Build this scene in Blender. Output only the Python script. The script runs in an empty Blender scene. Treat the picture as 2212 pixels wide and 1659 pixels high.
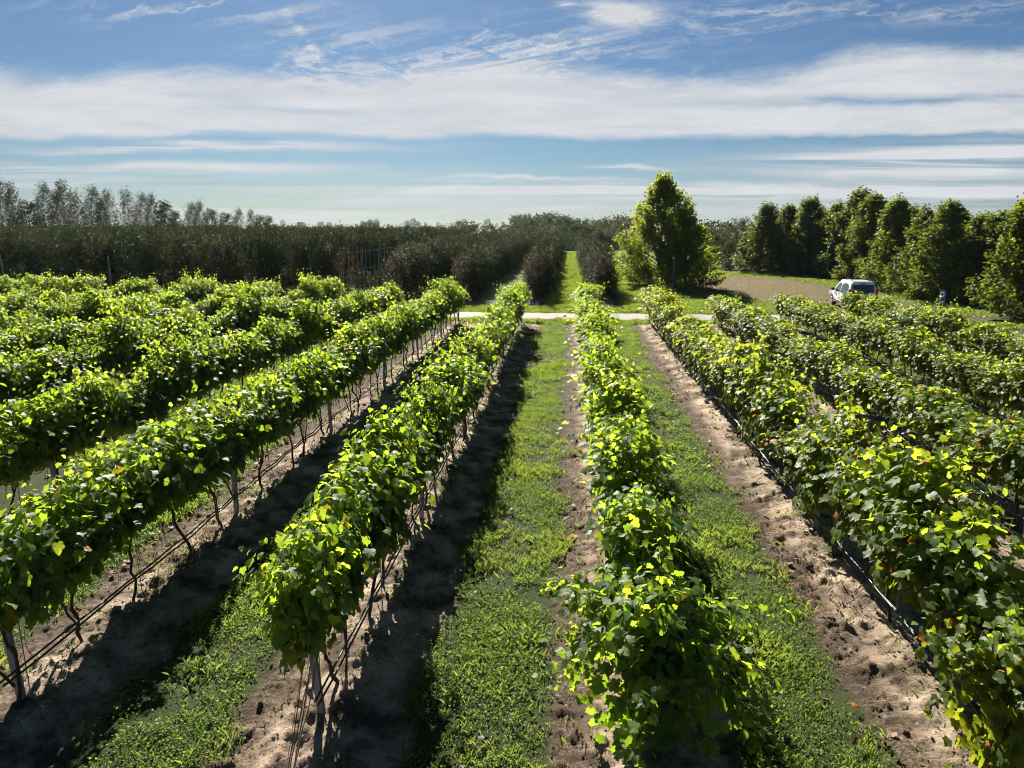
import bpy, math, random
import numpy as np
from mathutils import Vector

rng = np.random.default_rng(11)
random.seed(11)
sc = bpy.context.scene
COL = sc.collection
R = math.radians

# ------------------------------------------------------------------ camera
CAM_H = 5.2                      # metres above the vineyard floor
PITCH = 12.6                     # degrees below the horizon
ROW_AZ = R(4.58)                 # heading of the rows, clockwise from +Y
FOV_X = 2 * math.atan(1106 / 1534)
cam_data = bpy.data.cameras.new("camera")
cam = bpy.data.objects.new("camera", cam_data)
COL.objects.link(cam)
cam.location = (0, 0, CAM_H)
cam.rotation_euler = (R(90 - PITCH), 0, 0)
cam_data.sensor_width = 36
cam_data.angle = FOV_X
cam_data.clip_start = 0.1
cam_data.clip_end = 12000
sc.camera = cam

# ------------------------------------------------------------------ light
SUN_EL, SUN_AZ = 33.0, -12.0     # azimuth measured clockwise from +Y
SUN_STRENGTH, SKY_STRENGTH, CLOUD = 5.0, 0.05, 0.238
SKY_TINT = (0.221, 0.300, 0.380)      # clear, deep autumn blue
sc.view_settings.view_transform = 'Standard'
sc.view_settings.look = 'None'
sc.view_settings.exposure = 1.65
sc.view_settings.gamma = 1.0
sun_data = bpy.data.lights.new("sun", 'SUN')
sun_data.energy = SUN_STRENGTH
sun_data.angle = R(0.53)
sun_data.color = (1.0, 0.93, 0.82)
sun = bpy.data.objects.new("sun", sun_data)
COL.objects.link(sun)
sd = Vector((math.cos(R(SUN_EL)) * math.sin(R(SUN_AZ)), math.cos(R(SUN_EL)) * math.cos(R(SUN_AZ)), math.sin(R(SUN_EL))))
sun.rotation_euler = sd.to_track_quat('Z', 'Y').to_euler()
sun.location = (0, 0, 60)


# small node helper: N('MULTIPLY', a, b) on float sockets or numbers
class Nodes:
    def __init__(s, tree):
        s.t = tree

    def new(s, kind, **kw):
        n = s.t.nodes.new(kind)
        for k, v in kw.items():
            setattr(n, k, v)
        return n

    def put(s, sock, v):
        if isinstance(v, bpy.types.NodeSocket):
            s.t.links.new(v, sock)
        elif isinstance(v, (tuple, list)):
            sock.default_value = (*v, 1.0) if len(v) == 3 and len(sock.default_value) == 4 else v
        else:
            sock.default_value = v

    def m(s, op, a, b=0.0, c=0.0, clamp=False):
        n = s.new('ShaderNodeMath', operation=op, use_clamp=clamp)
        s.put(n.inputs[0], a)
        s.put(n.inputs[1], b)
        s.put(n.inputs[2], c)
        return n.outputs[0]

    def step(s, x, a, b):              # smooth 0..1 from a to b
        n = s.new('ShaderNodeMapRange', interpolation_type='SMOOTHSTEP')
        s.put(n.inputs[0], x)
        s.put(n.inputs[1], a)
        s.put(n.inputs[2], b)
        s.put(n.inputs[3], 0.0)
        s.put(n.inputs[4], 1.0)
        return n.outputs[0]

    def noise(s, vec, scale, detail=4, rough=0.55, dist=0.0):
        n = s.new('ShaderNodeTexNoise')
        s.put(n.inputs['Vector'], vec)
        n.inputs['Scale'].default_value = scale
        n.inputs['Detail'].default_value = detail
        n.inputs['Roughness'].default_value = rough
        n.inputs['Distortion'].default_value = dist
        return n.outputs['Fac']

    def vec(s, x, y, z=0.0):
        n = s.new('ShaderNodeCombineXYZ')
        for i, v in enumerate((x, y, z)):
            s.put(n.inputs[i], v)
        return n.outputs[0]

    def mix(s, f, a, b):
        n = s.new('ShaderNodeMix', data_type='RGBA')
        s.put(n.inputs[0], f)
        s.put(n.inputs[6], a)
        s.put(n.inputs[7], b)
        return n.outputs[2]


world = bpy.data.worlds.new("World")
sc.world = world
world.use_nodes = True
world.node_tree.nodes.clear()
W = Nodes(world.node_tree)
w_out = W.new('ShaderNodeOutputWorld')
w_bg = W.new('ShaderNodeBackground')
world.node_tree.links.new(w_bg.outputs[0], w_out.inputs[0])
sky = W.new('ShaderNodeTexSky', sky_type='NISHITA')
sky.sun_disc = False
sky.sun_elevation = R(SUN_EL)
sky.sun_rotation = R(SUN_AZ)
sky.altitude = 100
sky.air_density = 1.0
sky.dust_density = 0.35
sky.ozone_density = 2.2
w_tc = W.new('ShaderNodeTexCoord')
w_sep = W.new('ShaderNodeSeparateXYZ')
world.node_tree.links.new(w_tc.outputs['Generated'], w_sep.inputs[0])
wx, wy, wz = w_sep.outputs
fwd = W.m('MAXIMUM', W.m('ABSOLUTE', wy), 0.05)
S = W.m('DIVIDE', wx, fwd)             # tangent of the bearing
E = W.m('DIVIDE', wz, fwd)             # tangent of the elevation
north = W.step(wy, -0.1, 0.25)         # the cloud deck lies on the sunny side
n_edge = W.m('SUBTRACT', W.noise(W.vec(W.m('MULTIPLY', S, 2.4), W.m('MULTIPLY', E, 5.0), 3.1), 1.6, 7, 0.6, 0.4), 0.5)
n_fine = W.noise(W.vec(W.m('MULTIPLY', S, 3.0), W.m('MULTIPLY', E, 24.0), 7.7), 1.7, 9, 0.62, 0.9)
n_str = W.noise(W.vec(W.m('MULTIPLY', S, 1.3), W.m('MULTIPLY', E, 46.0), 1.3), 1.5, 7, 0.6, 0.5)
n_warp = W.noise(W.vec(W.m('MULTIPLY', S, 4.0), W.m('MULTIPLY', E, 9.0), 9.4), 1.3, 5, 0.6, 0.0)
n_wisp = W.noise(W.vec(W.m('ADD', W.m('MULTIPLY', S, 7.0), W.m('ADD', W.m('MULTIPLY', E, -15.0), W.m('MULTIPLY', n_warp, 2.2))), W.m('ADD', W.m('MULTIPLY', E, 30.0), W.m('MULTIPLY', n_warp, 3.0)), 5.2), 1.6, 13, 0.72, 0.15)
Ew = W.m('ADD', E, W.m('MULTIPLY', n_edge, 0.045))


def blob(s0, e0, a, b, k=1.0, shear=0.0):
    ss = W.m('SUBTRACT', S, s0)
    if shear:
        ss = W.m('ADD', ss, W.m('MULTIPLY', W.m('SUBTRACT', E, e0), shear))
    ds = W.m('DIVIDE', ss, a)
    de = W.m('DIVIDE', W.m('SUBTRACT', Ew, e0), b)
    q = W.m('ADD', W.m('MULTIPLY', ds, ds), W.m('MULTIPLY', de, de))
    return W.m('MULTIPLY', W.m('EXPONENT', W.m('MULTIPLY', q, -1.0)), k)


def add(*xs):
    o = xs[0]
    for x in xs[1:]:
        o = W.m('ADD', o, x)
    return o


# main deck of cloud: lower edge sharp, upper edge ragged and rising towards the right
top = add(0.193, W.m('MULTIPLY', W.step(S, 0.30, 0.52), 0.030), blob(-0.46, 0.2, 0.18, 9.0, 0.008), blob(-0.02, 0.2, 0.16, 9.0, 0.020))
deck = W.m('MULTIPLY', W.step(Ew, 0.108, 0.122), W.m('SUBTRACT', 1.0, W.step(add(Ew, W.m('MULTIPLY', top, -1.0), W.m('MULTIPLY', n_wisp, -0.035), 0.014), -0.024, 0.010)))
deck = W.m('MULTIPLY', deck, add(0.60, W.m('MULTIPLY', n_fine, 0.72)))
gap = W.m('MULTIPLY', blob(0.50, 0.160, 0.26, 0.006, 0.9), W.m('MULTIPLY', W.step(n_fine, 0.3, 0.6), 1.0))
gap = add(gap, blob(-0.28, 0.150, 0.12, 0.004, 0.25), blob(0.62, 0.111, 0.35, 0.008, 0.4))
deck = W.m('SUBTRACT', deck, gap, clamp=True)
# ragged cirrus above the deck
wm = add(blob(-0.06, 0.222, 0.23, 0.030, 0.95), blob(-0.42, 0.272, 0.17, 0.016, 0.80), blob(-0.28, 0.240, 0.05, 0.02, 0.5),
         blob(-0.66, 0.212, 0.07, 0.014, 0.45), blob(0.30, 0.258, 0.085, 0.022, 0.72), blob(0.56, 0.272, 0.20, 0.018, 0.75),
         blob(0.05, 0.232, 0.09, 0.022, 0.6), blob(-0.27, 0.205, 0.06, 0.02, 0.6))
wisp = W.m('MULTIPLY', wm, W.step(n_wisp, 0.44, 0.68))
puff = W.m('MULTIPLY', blob(0.140, 0.266, 0.044, 0.0125, 2.0), W.step(n_wisp, 0.30, 0.55))
tail = W.m('MULTIPLY', blob(-0.270, 0.238, 0.0065, 0.030, 0.9, 0.65), W.step(n_wisp, 0.40, 0.66))
puff2 = W.m('MULTIPLY', blob(0.068, 0.274, 0.014, 0.005, 0.8), W.step(n_wisp, 0.3, 0.6))
# thin streaks near the horizon
lm = add(blob(-0.44, 0.100, 0.24, 0.0075, 1.1), blob(-0.52, 0.071, 0.34, 0.009, 0.9), blob(-0.5, 0.054, 0.4, 0.006, 0.5), blob(0.55, 0.078, 0.22, 0.016, 1.1),
         blob(0.25, 0.041, 0.55, 0.0085, 1.35), blob(0.55, 0.049, 0.4, 0.007, 0.9), blob(0.16, 0.078, 0.05, 0.003, 0.6), blob(0.0, 0.018, 0.9, 0.012, 0.6),
         blob(0.02, 0.06, 0.14, 0.003, 0.6), blob(0.62, 0.095, 0.25, 0.012, 0.7))
streak = W.m('MULTIPLY', W.m('MULTIPLY', lm, 1.35), W.step(n_str, 0.30, 0.60))
dens = W.m('MULTIPLY', W.m('MULTIPLY', add(deck, wisp, puff, puff2, tail, streak), north, clamp=True), W.step(wz, -0.01, 0.004), clamp=True)
dens = W.m('MULTIPLY', dens, 0.93)
skyc = W.new('ShaderNodeVectorMath', operation='MULTIPLY')
world.node_tree.links.new(sky.outputs[0], skyc.inputs[0])
skyc.inputs[1].default_value = [SKY_STRENGTH * c for c in SKY_TINT]
shade = add(0.72, W.m('MULTIPLY', n_fine, 0.32), W.m('MULTIPLY', W.noise(W.vec(W.m('MULTIPLY', S, 3.2), W.m('MULTIPLY', E, 11.0), 2.2), 1.8, 9, 0.6, 0.3), 0.24))
cl = W.new('ShaderNodeVectorMath', operation='SCALE')
cl.inputs[0].default_value = (0.95 * CLOUD, 0.97 * CLOUD, 1.0 * CLOUD)
W.put(cl.inputs['Scale'], shade)
W.put(w_bg.inputs[0], W.mix(dens, skyc.outputs[0], cl.outputs[0]))
w_bg.inputs[1].default_value = 1.0

# ------------------------------------------------------------------ frames of reference
CA, SA = math.cos(ROW_AZ), math.sin(ROW_AZ)
CT, ST = math.cos(R(PITCH)), math.sin(R(PITCH))


def pq(P, Q):
    """row frame (P along the rows, Q across to the right) -> world x, y"""
    return P * SA + Q * CA, P * CA - Q * SA


def to_pq(x, y):
    return x * SA + y * CA, x * CA - y * SA


def in_frame(x, y, z=1.0, margin=1.12):
    d = y * CT - (z - CAM_H) * ST
    if d < 0.5:
        return False
    u = x / d * 1534
    v = (y * ST + (z - CAM_H) * CT) / d * 1534
    return abs(u) < 1106 * margin and abs(v) < 830 * margin + 1.3 / d * 1534


def terrain(x, y):
    """height of the land: level vineyard and orchard, a shallow valley, then gently rising fields"""
    x = np.asarray(x, float)
    y = np.asarray(y, float)
    d = np.hypot(x, y)
    s = lambda a, b: np.clip((d - a) / (b - a), 0, 1) ** 2 * (3 - 2 * np.clip((d - a) / (b - a), 0, 1))
    z = -7.5 * s(145, 270) + 9.0 * s(300, 720) + 2.6 * s(720, 1500) + 1.0 * s(1500, 3000)
    z = z + s(900, 2200) * (2.2 * np.sin(x * 0.0021 + 1.0) + 1.2 * np.sin(x * 0.0057 + 0.4)) + s(1400, 3000) * 10 * np.exp(-((x / np.maximum(d, 1) - 0.27) / 0.05) ** 2)
    return z


# ------------------------------------------------------------------ mesh tools
class MB:
    def __init__(s):
        s.v, s.f, s.mi, s.n = [], [], [], 0

    def add(s, V, F, mi=0):
        V = np.asarray(V, np.float32).reshape(-1, 3)
        F = np.asarray(F, np.int64)
        s.v.append(V)
        s.f.append(F + s.n)
        s.mi.append(np.full(len(F), mi, np.int32))
        s.n += len(V)
        return s

    def box(s, cx, cy, cz, sx, sy, sz, mi=0):
        x, y, z = sx / 2, sy / 2, sz / 2
        V = [(cx + a * x, cy + b * y, cz + c * z) for a in (-1, 1) for b in (-1, 1) for c in (-1, 1)]
        return s.add(V, [(0, 1, 3, 2), (4, 6, 7, 5), (0, 4, 5, 1), (2, 3, 7, 6), (0, 2, 6, 4), (1, 5, 7, 3)], mi)

    def tube(s, pts, rad, k=6, mi=0, cap=True):
        pts = np.asarray(pts, float)
        n = len(pts)
        rad = np.full(n, rad) if np.isscalar(rad) else np.asarray(rad, float)
        t = np.gradient(pts, axis=0)
        t /= np.linalg.norm(t, axis=1)[:, None] + 1e-9
        up = np.array((0.0, 0.0, 1.0)) if abs(t[:, 2]).mean() < 0.9 else np.array((1.0, 0.0, 0.0))
        a = np.cross(t, up)
        a /= np.linalg.norm(a, axis=1)[:, None] + 1e-9
        b = np.cross(t, a)
        th = np.arange(k) * 2 * np.pi / k
        V = pts[:, None] + rad[:, None, None] * (np.cos(th)[None, :, None] * a[:, None] + np.sin(th)[None, :, None] * b[:, None])
        i, j = np.meshgrid(np.arange(n - 1), np.arange(k), indexing='ij')
        i, j = i.ravel(), j.ravel()
        jn = (j + 1) % k
        s.add(V.reshape(-1, 3), np.stack((i * k + j, (i + 1) * k + j, (i + 1) * k + jn, i * k + jn), 1), mi)
        if cap:
            c = s.n
            tri = [(0, m + 1, m) for m in range(1, k - 1)]
            s.add(V[0], tri, mi)
            s.add(V[-1], [(x[0], x[2], x[1]) for x in tri], mi)
        return s

    def disc(s, c, axis, r, depth, k=24, mi=0):
        c = np.asarray(c, float)
        ax = np.asarray(axis, float)
        return s.tube([c - ax * depth / 2, c + ax * depth / 2], r, k, mi)

    def mesh(s, name, mats, smooth=False):
        me = bpy.data.meshes.new(name)
        V = np.concatenate(s.v)
        me.vertices.add(len(V))
        me.vertices.foreach_set('co', V.ravel())
        loops = np.concatenate([f.ravel() for f in s.f]).astype(np.int32)
        tot = np.concatenate([np.full(len(f), f.shape[1], np.int32) for f in s.f])
        me.loops.add(len(loops))
        me.loops.foreach_set('vertex_index', loops)
        me.polygons.add(len(tot))
        me.polygons.foreach_set('loop_start', np.concatenate(([0], np.cumsum(tot)[:-1])).astype(np.int32))
        mats = mats if isinstance(mats, (list, tuple)) else [mats]
        for m in mats:
            me.materials.append(m)
        if len(mats) > 1:
            me.polygons.foreach_set('material_index', np.concatenate(s.mi))
        me.polygons.foreach_set('use_smooth', np.full(len(tot), smooth, bool))
        me.update(calc_edges=True)
        return me

    def build(s, name, mats, parent=None, smooth=False):
        return put(name, s.mesh(name, mats, smooth), parent)


def put(name, data, parent=None, loc=None):
    o = bpy.data.objects.new(name, data)
    COL.objects.link(o)
    if parent is not None:
        o.parent = parent
    if loc is not None:
        o.location = loc
    return o


def tag(o, label=None, cat=None, group=None, kind=None):
    for k, v in (('label', label), ('category', cat), ('group', group), ('kind', kind)):
        if v:
            o[k] = v
    return o


def empty(name, loc, rz=0.0):
    o = put(name, None, None, loc)
    o.rotation_euler = (0, 0, rz)
    o.empty_display_size = 0.2
    return o


def nth(n):
    return f"{n}{'th' if 10 <= n % 100 <= 20 else {1: 'st', 2: 'nd', 3: 'rd'}.get(n % 10, 'th')}"


def unit(v):
    v = np.asarray(v, float)
    return v / (np.linalg.norm(v, axis=-1, keepdims=True) + 1e-9)


def fbm(x, y, scale, octaves=4, seed=0, gain=0.55):
    """smooth value noise in -1..1 on arrays"""
    out = np.zeros_like(x, float)
    amp, tot = 1.0, 0.0
    g = np.random.default_rng(seed).random((256, 256)) * 2 - 1
    for o in range(octaves):
        fx, fy = x * scale + 17.3 * o, y * scale + 9.1 * o
        ix, iy = np.floor(fx).astype(int), np.floor(fy).astype(int)
        u, v = fx - ix, fy - iy
        u, v = u * u * (3 - 2 * u), v * v * (3 - 2 * v)
        h = lambda a, b: g[(ix + a) % 256, (iy + b) % 256]
        out += amp * ((h(0, 0) * (1 - u) + h(1, 0) * u) * (1 - v) + (h(0, 1) * (1 - u) + h(1, 1) * u) * v)
        tot += amp
        amp *= gain
        scale *= 2.03
    return out / tot


# leaf outlines: x across, y from the stalk to the tip, z up
def leaf_template(half, mid, fold, curl):
    pts = [(0.0, mid)] + [half[0]] + list(half[1:-1]) + [half[-1]] + [(-x, y) for x, y in reversed(half[1:-1])]
    a = np.array(pts, float)
    z = fold * np.abs(a[:, 0]) - curl * ((a[:, 1] - 0.3) ** 2 + a[:, 0] ** 2)
    n = len(a) - 1
    return np.column_stack((a, z)), np.array([(0, 1 + (i + 1) % n, 1 + i) for i in range(n)])[:, ::-1]


VINE_LEAF = leaf_template([(0, 0), (0.13, -0.11), (0.30, -0.13), (0.43, -0.05), (0.54, 0.10), (0.43, 0.20), (0.58, 0.34), (0.57, 0.50), (0.47, 0.60), (0.32, 0.60), (0.28, 0.76), (0.15, 0.90), (0, 1.02)], 0.30, 0.24, 0.38)
DIAMOND = (np.array([(0, 0, 0), (0.36, 0.48, 0.09), (0, 1, -0.06), (-0.36, 0.48, 0.09)], float), np.array([(0, 1, 2), (0, 2, 3)]))
ROUND = (np.array([(0, 0, 0), (0.46, 0.42, 0.10), (0, 0.92, -0.10), (-0.46, 0.42, 0.10)], float), np.array([(0, 1, 2), (0, 2, 3)]))
MAPLE = leaf_template([(0, 0), (0.5, 0.2), (0.3, 0.45), (0.42, 0.8), (0, 1.0)], 0.4, 0.10, 0.2)


def leaves(mb, P, T, N, size, tpl=VINE_LEAF, mi=0):
    P, T, N = (np.asarray(a, float) for a in (P, T, N))
    size = np.asarray(size, float)
    T = unit(T)
    N = unit(N - (N * T).sum(1, keepdims=True) * T)
    X = np.cross(T, N)
    V0, F0 = tpl
    V = P[:, None] + size[:, None, None] * (V0[None, :, 0:1] * X[:, None] + V0[None, :, 1:2] * T[:, None] + V0[None, :, 2:3] * N[:, None])
    k = len(V0)
    F = (F0[None] + (np.arange(len(P)) * k)[:, None, None]).reshape(-1, F0.shape[1])
    mb.add(V.reshape(-1, 3), F, mi)


# ------------------------------------------------------------------ materials
def material(name):
    m = bpy.data.materials.new(name)
    m.use_nodes = True
    m.node_tree.nodes.clear()
    n = Nodes(m.node_tree)
    out = n.new('ShaderNodeOutputMaterial')
    return m, n, out


def plain(name, col, rough=0.6, metal=0.0, noise=0.0, scale=8.0, bump=0.0, spec=0.5, coat=0.0):
    m, n, out = material(name)
    b = n.new('ShaderNodeBsdfPrincipled')
    b.inputs['Roughness'].default_value = rough
    b.inputs['Metallic'].default_value = metal
    b.inputs['Specular IOR Level'].default_value = spec
    b.inputs['Coat Weight'].default_value = coat
    if noise or bump:
        tc = n.new('ShaderNodeTexCoord')
        f = n.noise(tc.outputs['Object'], scale, 6, 0.65)
        lo, hi = [c * (1 - noise) for c in col], [min(1, c * (1 + noise)) for c in col]
        n.put(b.inputs['Base Color'], n.mix(f, lo, hi))
        if bump:
            bp = n.new('ShaderNodeBump')
            bp.inputs['Strength'].default_value = bump
            n.put(bp.inputs['Height'], f)
            n.put(b.inputs['Normal'], bp.outputs[0])
    else:
        n.put(b.inputs['Base Color'], col)
    n.put(out.inputs[0], b.outputs[0])
    return m


def leaf_material(name, refl, refl2, trans, trans2, t=0.5, rough=0.38, odd=None, odd_share=0.0, spec=0.5, vary=0.35):
    """two-sided leaf: glossy skin, light shining through; every leaf gets its own tone"""
    m, n, out = material(name)
    geo = n.new('ShaderNodeNewGeometry')
    oi = n.new('ShaderNodeObjectInfo')
    r = geo.outputs['Random Per Island']
    f = n.m('ADD', n.m('MULTIPLY', r, 1 - vary), n.m('MULTIPLY', oi.outputs['Random'], vary))
    c1, c2 = n.mix(f, refl, refl2), n.mix(f, trans, trans2)
    if odd:
        pick = n.m('GREATER_THAN', n.m('FRACT', n.m('ADD', n.m('MULTIPLY', r, 91.7), oi.outputs['Random'])), 1 - odd_share)
        c1, c2 = n.mix(pick, c1, odd[0]), n.mix(pick, c2, odd[1])
    b = n.new('ShaderNodeBsdfPrincipled')
    n.put(b.inputs['Base Color'], c1)
    b.inputs['Roughness'].default_value = rough
    b.inputs['Specular IOR Level'].default_value = spec
    tr = n.new('ShaderNodeBsdfTranslucent')
    n.put(tr.inputs[0], c2)
    mx = n.new('ShaderNodeMixShader')
    mx.inputs[0].default_value = t
    n.put(mx.inputs[1], b.outputs[0])
    n.put(mx.inputs[2], tr.outputs[0])
    n.put(out.inputs[0], mx.outputs[0])
    return m


M = {}
ORANGE = ((0.34, 0.11, 0.02), (0.62, 0.20, 0.02))
YELLOW = ((0.34, 0.24, 0.02), (0.80, 0.55, 0.03))
M['vine_young_lit'] = leaf_material('vine_leaf_young_lit', (0.060, 0.120, 0.022), (0.090, 0.150, 0.030), (0.40, 0.55, 0.03), (0.58, 0.69, 0.05), 0.52, 0.52, YELLOW, 0.01, spec=0.2)  # paler young leaves, also used to colour the canopy top as if sunlit
M['vine'] = leaf_material('vine_leaf_green', (0.026, 0.070, 0.022), (0.050, 0.105, 0.025), (0.24, 0.42, 0.020), (0.42, 0.56, 0.035), 0.47, 0.52, YELLOW, 0.006, spec=0.2)
M['vine_autumn'] = leaf_material('vine_leaf_autumn', (0.036, 0.072, 0.020), (0.070, 0.105, 0.022), (0.28, 0.40, 0.016), (0.44, 0.48, 0.02), 0.42, 0.52, ORANGE, 0.022, spec=0.2)
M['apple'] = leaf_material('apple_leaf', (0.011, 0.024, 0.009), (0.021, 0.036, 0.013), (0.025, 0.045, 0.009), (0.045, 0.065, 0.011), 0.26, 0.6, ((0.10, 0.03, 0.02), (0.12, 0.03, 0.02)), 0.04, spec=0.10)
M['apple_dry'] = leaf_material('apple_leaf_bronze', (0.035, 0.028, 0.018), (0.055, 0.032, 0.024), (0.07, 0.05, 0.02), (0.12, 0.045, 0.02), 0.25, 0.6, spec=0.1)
M['tree'] = leaf_material('broad_leaf_green', (0.035, 0.070, 0.016), (0.065, 0.105, 0.018), (0.28, 0.38, 0.012), (0.44, 0.50, 0.018), 0.48, 0.5, spec=0.1)
M['tree_mid'] = leaf_material('broad_leaf_mid', (0.030, 0.060, 0.015), (0.055, 0.090, 0.018), (0.17, 0.24, 0.010), (0.30, 0.34, 0.014), 0.40, 0.5, spec=0.1)
M['tree_dark'] = leaf_material('broad_leaf_dark', (0.025, 0.050, 0.016), (0.045, 0.075, 0.02), (0.15, 0.22, 0.012), (0.26, 0.30, 0.016), 0.4, 0.48, spec=0.12)
M['poplar'] = leaf_material('poplar_leaf_grey', (0.030, 0.036, 0.022), (0.055, 0.062, 0.038), (0.05, 0.06, 0.025), (0.08, 0.09, 0.035), 0.35, 0.5, spec=0.15)
M['wood_far'] = leaf_material('far_wood_leaf', (0.022, 0.040, 0.020), (0.050, 0.068, 0.026), (0.05, 0.08, 0.02), (0.10, 0.11, 0.025), 0.3, 0.6, spec=0.05, vary=0.7)
M['weed'] = leaf_material('weed_leaf', (0.045, 0.080, 0.020), (0.095, 0.140, 0.040), (0.16, 0.32, 0.03), (0.32, 0.44, 0.06), 0.45, 0.5, spec=0.15)
M['grass'] = leaf_material('grass_blade', (0.042, 0.075, 0.020), (0.100, 0.140, 0.045), (0.19, 0.30, 0.03), (0.34, 0.42, 0.06), 0.45, 0.45, ((0.24, 0.20, 0.10), (0.2, 0.17, 0.07)), 0.05, spec=0.25)
M['litter'] = leaf_material('dry_leaf', (0.085, 0.045, 0.026), (0.20, 0.105, 0.055), (0.12, 0.05, 0.02), (0.25, 0.10, 0.03), 0.25, 0.6, ((0.42, 0.15, 0.03), (0.4, 0.12, 0.02)), 0.08)
M['bark_vine'] = plain('vine_bark', (0.045, 0.032, 0.024), 0.9, noise=0.5, scale=30, bump=0.6)
M['bark'] = plain('tree_bark', (0.085, 0.070, 0.055), 0.9, noise=0.45, scale=9, bump=0.6)
M['stake'] = plain('stake_wood', (0.30, 0.26, 0.21), 0.8, noise=0.3, scale=20)
M['zinc'] = plain('galvanised_steel', (0.22, 0.225, 0.23), 0.6, 0.2, noise=0.25, scale=14)
M['concrete'] = plain('weathered_concrete', (0.15, 0.15, 0.147), 0.85, noise=0.2, scale=10, bump=0.2)
M['wire'] = plain('wire_steel', (0.35, 0.35, 0.36), 0.4, 0.9)
M['hose'] = plain('black_hose', (0.016, 0.016, 0.018), 0.48, noise=0.2, scale=40)
M['stick'] = plain('dead_cane', (0.26, 0.15, 0.085), 0.8, noise=0.3, scale=25)


# ground: one material for the whole land, zones taken from the real layout in metres
def ground_material():
    m, n, out = material('ground_soil_and_grass')
    geo = n.new('ShaderNodeNewGeometry')
    sp = n.new('ShaderNodeSeparateXYZ')
    n.put(sp.inputs[0], geo.outputs['Position'])
    x, y = sp.outputs[0], sp.outputs[1]
    P = n.m('ADD', n.m('MULTIPLY', x, SA), n.m('MULTIPLY', y, CA))
    Q = n.m('SUBTRACT', n.m('MULTIPLY', x, CA), n.m('MULTIPLY', y, SA))
    pos = n.vec(x, y, 0.0)
    big = n.noise(pos, 0.35, 4)
    med = n.noise(pos, 1.7, 6, 0.6)
    fine = n.noise(pos, 14.0, 8, 0.7)
    vfine = n.noise(pos, 70.0, 6, 0.7)
    wob = n.m('MULTIPLY', n.m('SUBTRACT', med, 0.5), 1.1)
    Qw, Pw = n.m('ADD', Q, wob), n.m('ADD', P, wob)
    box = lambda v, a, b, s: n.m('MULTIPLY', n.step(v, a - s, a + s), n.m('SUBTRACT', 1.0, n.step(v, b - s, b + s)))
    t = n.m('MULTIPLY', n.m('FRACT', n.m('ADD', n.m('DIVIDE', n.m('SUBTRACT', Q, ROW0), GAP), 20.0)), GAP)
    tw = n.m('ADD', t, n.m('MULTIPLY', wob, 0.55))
    crumb = n.noise(pos, 28.0, 5, 0.75)
    sand = n.mix(n.step(n.m('ADD', n.m('MULTIPLY', fine, 0.45), n.m('ADD', n.m('MULTIPLY', vfine, 0.25), n.m('MULTIPLY', crumb, 0.35))), 0.33, 0.60), (0.17, 0.122, 0.086), (0.60, 0.470, 0.350))
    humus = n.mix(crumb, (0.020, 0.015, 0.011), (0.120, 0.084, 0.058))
    g1 = n.mix(n.m('ADD', n.m('MULTIPLY', fine, 0.6), n.m('MULTIPLY', big, 0.4)), (0.016, 0.024, 0.008), (0.060, 0.080, 0.022))
    dry = n.mix(fine, (0.060, 0.038, 0.022), (0.175, 0.108, 0.062))
    # vineyard alleys
    c = n.mix(n.step(n.m('ADD', med, n.m('MULTIPLY', fine, 0.4)), 0.52, 0.86), sand, humus)
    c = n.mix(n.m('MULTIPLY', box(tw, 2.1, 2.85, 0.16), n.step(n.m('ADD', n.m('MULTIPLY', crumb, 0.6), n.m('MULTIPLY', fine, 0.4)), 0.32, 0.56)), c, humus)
    c = n.mix(n.m('MULTIPLY', box(tw, 0.95, 2.45, 0.16), n.step(fine, 0.16, 0.42)), c, g1)
    c = n.mix(n.m('MULTIPLY', n.step(P, 37.7, 38.3), 0.95), c, g1)
    # beyond the road: rows of trampled earth under the orchard trees, mown lanes between
    orow = n.m('ABSOLUTE', n.m('SUBTRACT', n.m('FRACT', n.m('ADD', n.m('DIVIDE', n.m('SUBTRACT', Qw, 2.7), 5.1), 20.5)), 0.5))
    under = n.m('MULTIPLY', n.m('MULTIPLY', n.m('SUBTRACT', 1.0, n.step(orow, 0.10, 0.19)), n.m('SUBTRACT', 1.0, n.step(Q, 4.5, 5.0))), n.step(P, 46, 48))
    glane = n.mix(n.m('ADD', n.m('MULTIPLY', fine, 0.55), n.m('MULTIPLY', med, 0.45)), (0.035, 0.062, 0.010), (0.110, 0.165, 0.026))
    c2 = n.mix(under, glane, humus)
    # the worn clearing where the van is parked
    clr = n.m('ADD', n.m('POWER', n.m('DIVIDE', n.m('SUBTRACT', n.m('ADD', x, wob), 22.3), 5.6), 4.0), n.m('POWER', n.m('DIVIDE', n.m('SUBTRACT', y, 58.5), 19.0), 4.0))
    c2 = n.mix(n.m('MULTIPLY', n.m('SUBTRACT', 1.0, n.step(clr, 0.55, 1.7)), n.step(n.m('ADD', fine, med), 0.62, 1.0)), c2, dry)
    c2 = n.mix(n.m('MULTIPLY', n.step(n.m('SUBTRACT', Qw, n.m('MULTIPLY', P, 0.06)), 16.2, 18.6), 0.85), c2, n.mix(fine, (0.03, 0.03, 0.018), (0.15, 0.12, 0.075)))
    c = n.mix(n.step(P, 41.0, 42.0), c, c2)
    # far fields
    r = n.m('SQRT', n.m('ADD', n.m('MULTIPLY', x, x), n.m('MULTIPLY', y, y)))
    fld = n.new('ShaderNodeTexVoronoi')
    n.put(fld.inputs['Vector'], n.vec(n.m('MULTIPLY', x, 0.005), n.m('MULTIPLY', y, 0.0035)))
    fld.inputs['Scale'].default_value = 1.0
    fr = n.new('ShaderNodeValToRGB')
    n.put(fr.inputs[0], fld.outputs['Color'])
    fr.color_ramp.elements[0].color = (0.10, 0.12, 0.035, 1)
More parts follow.
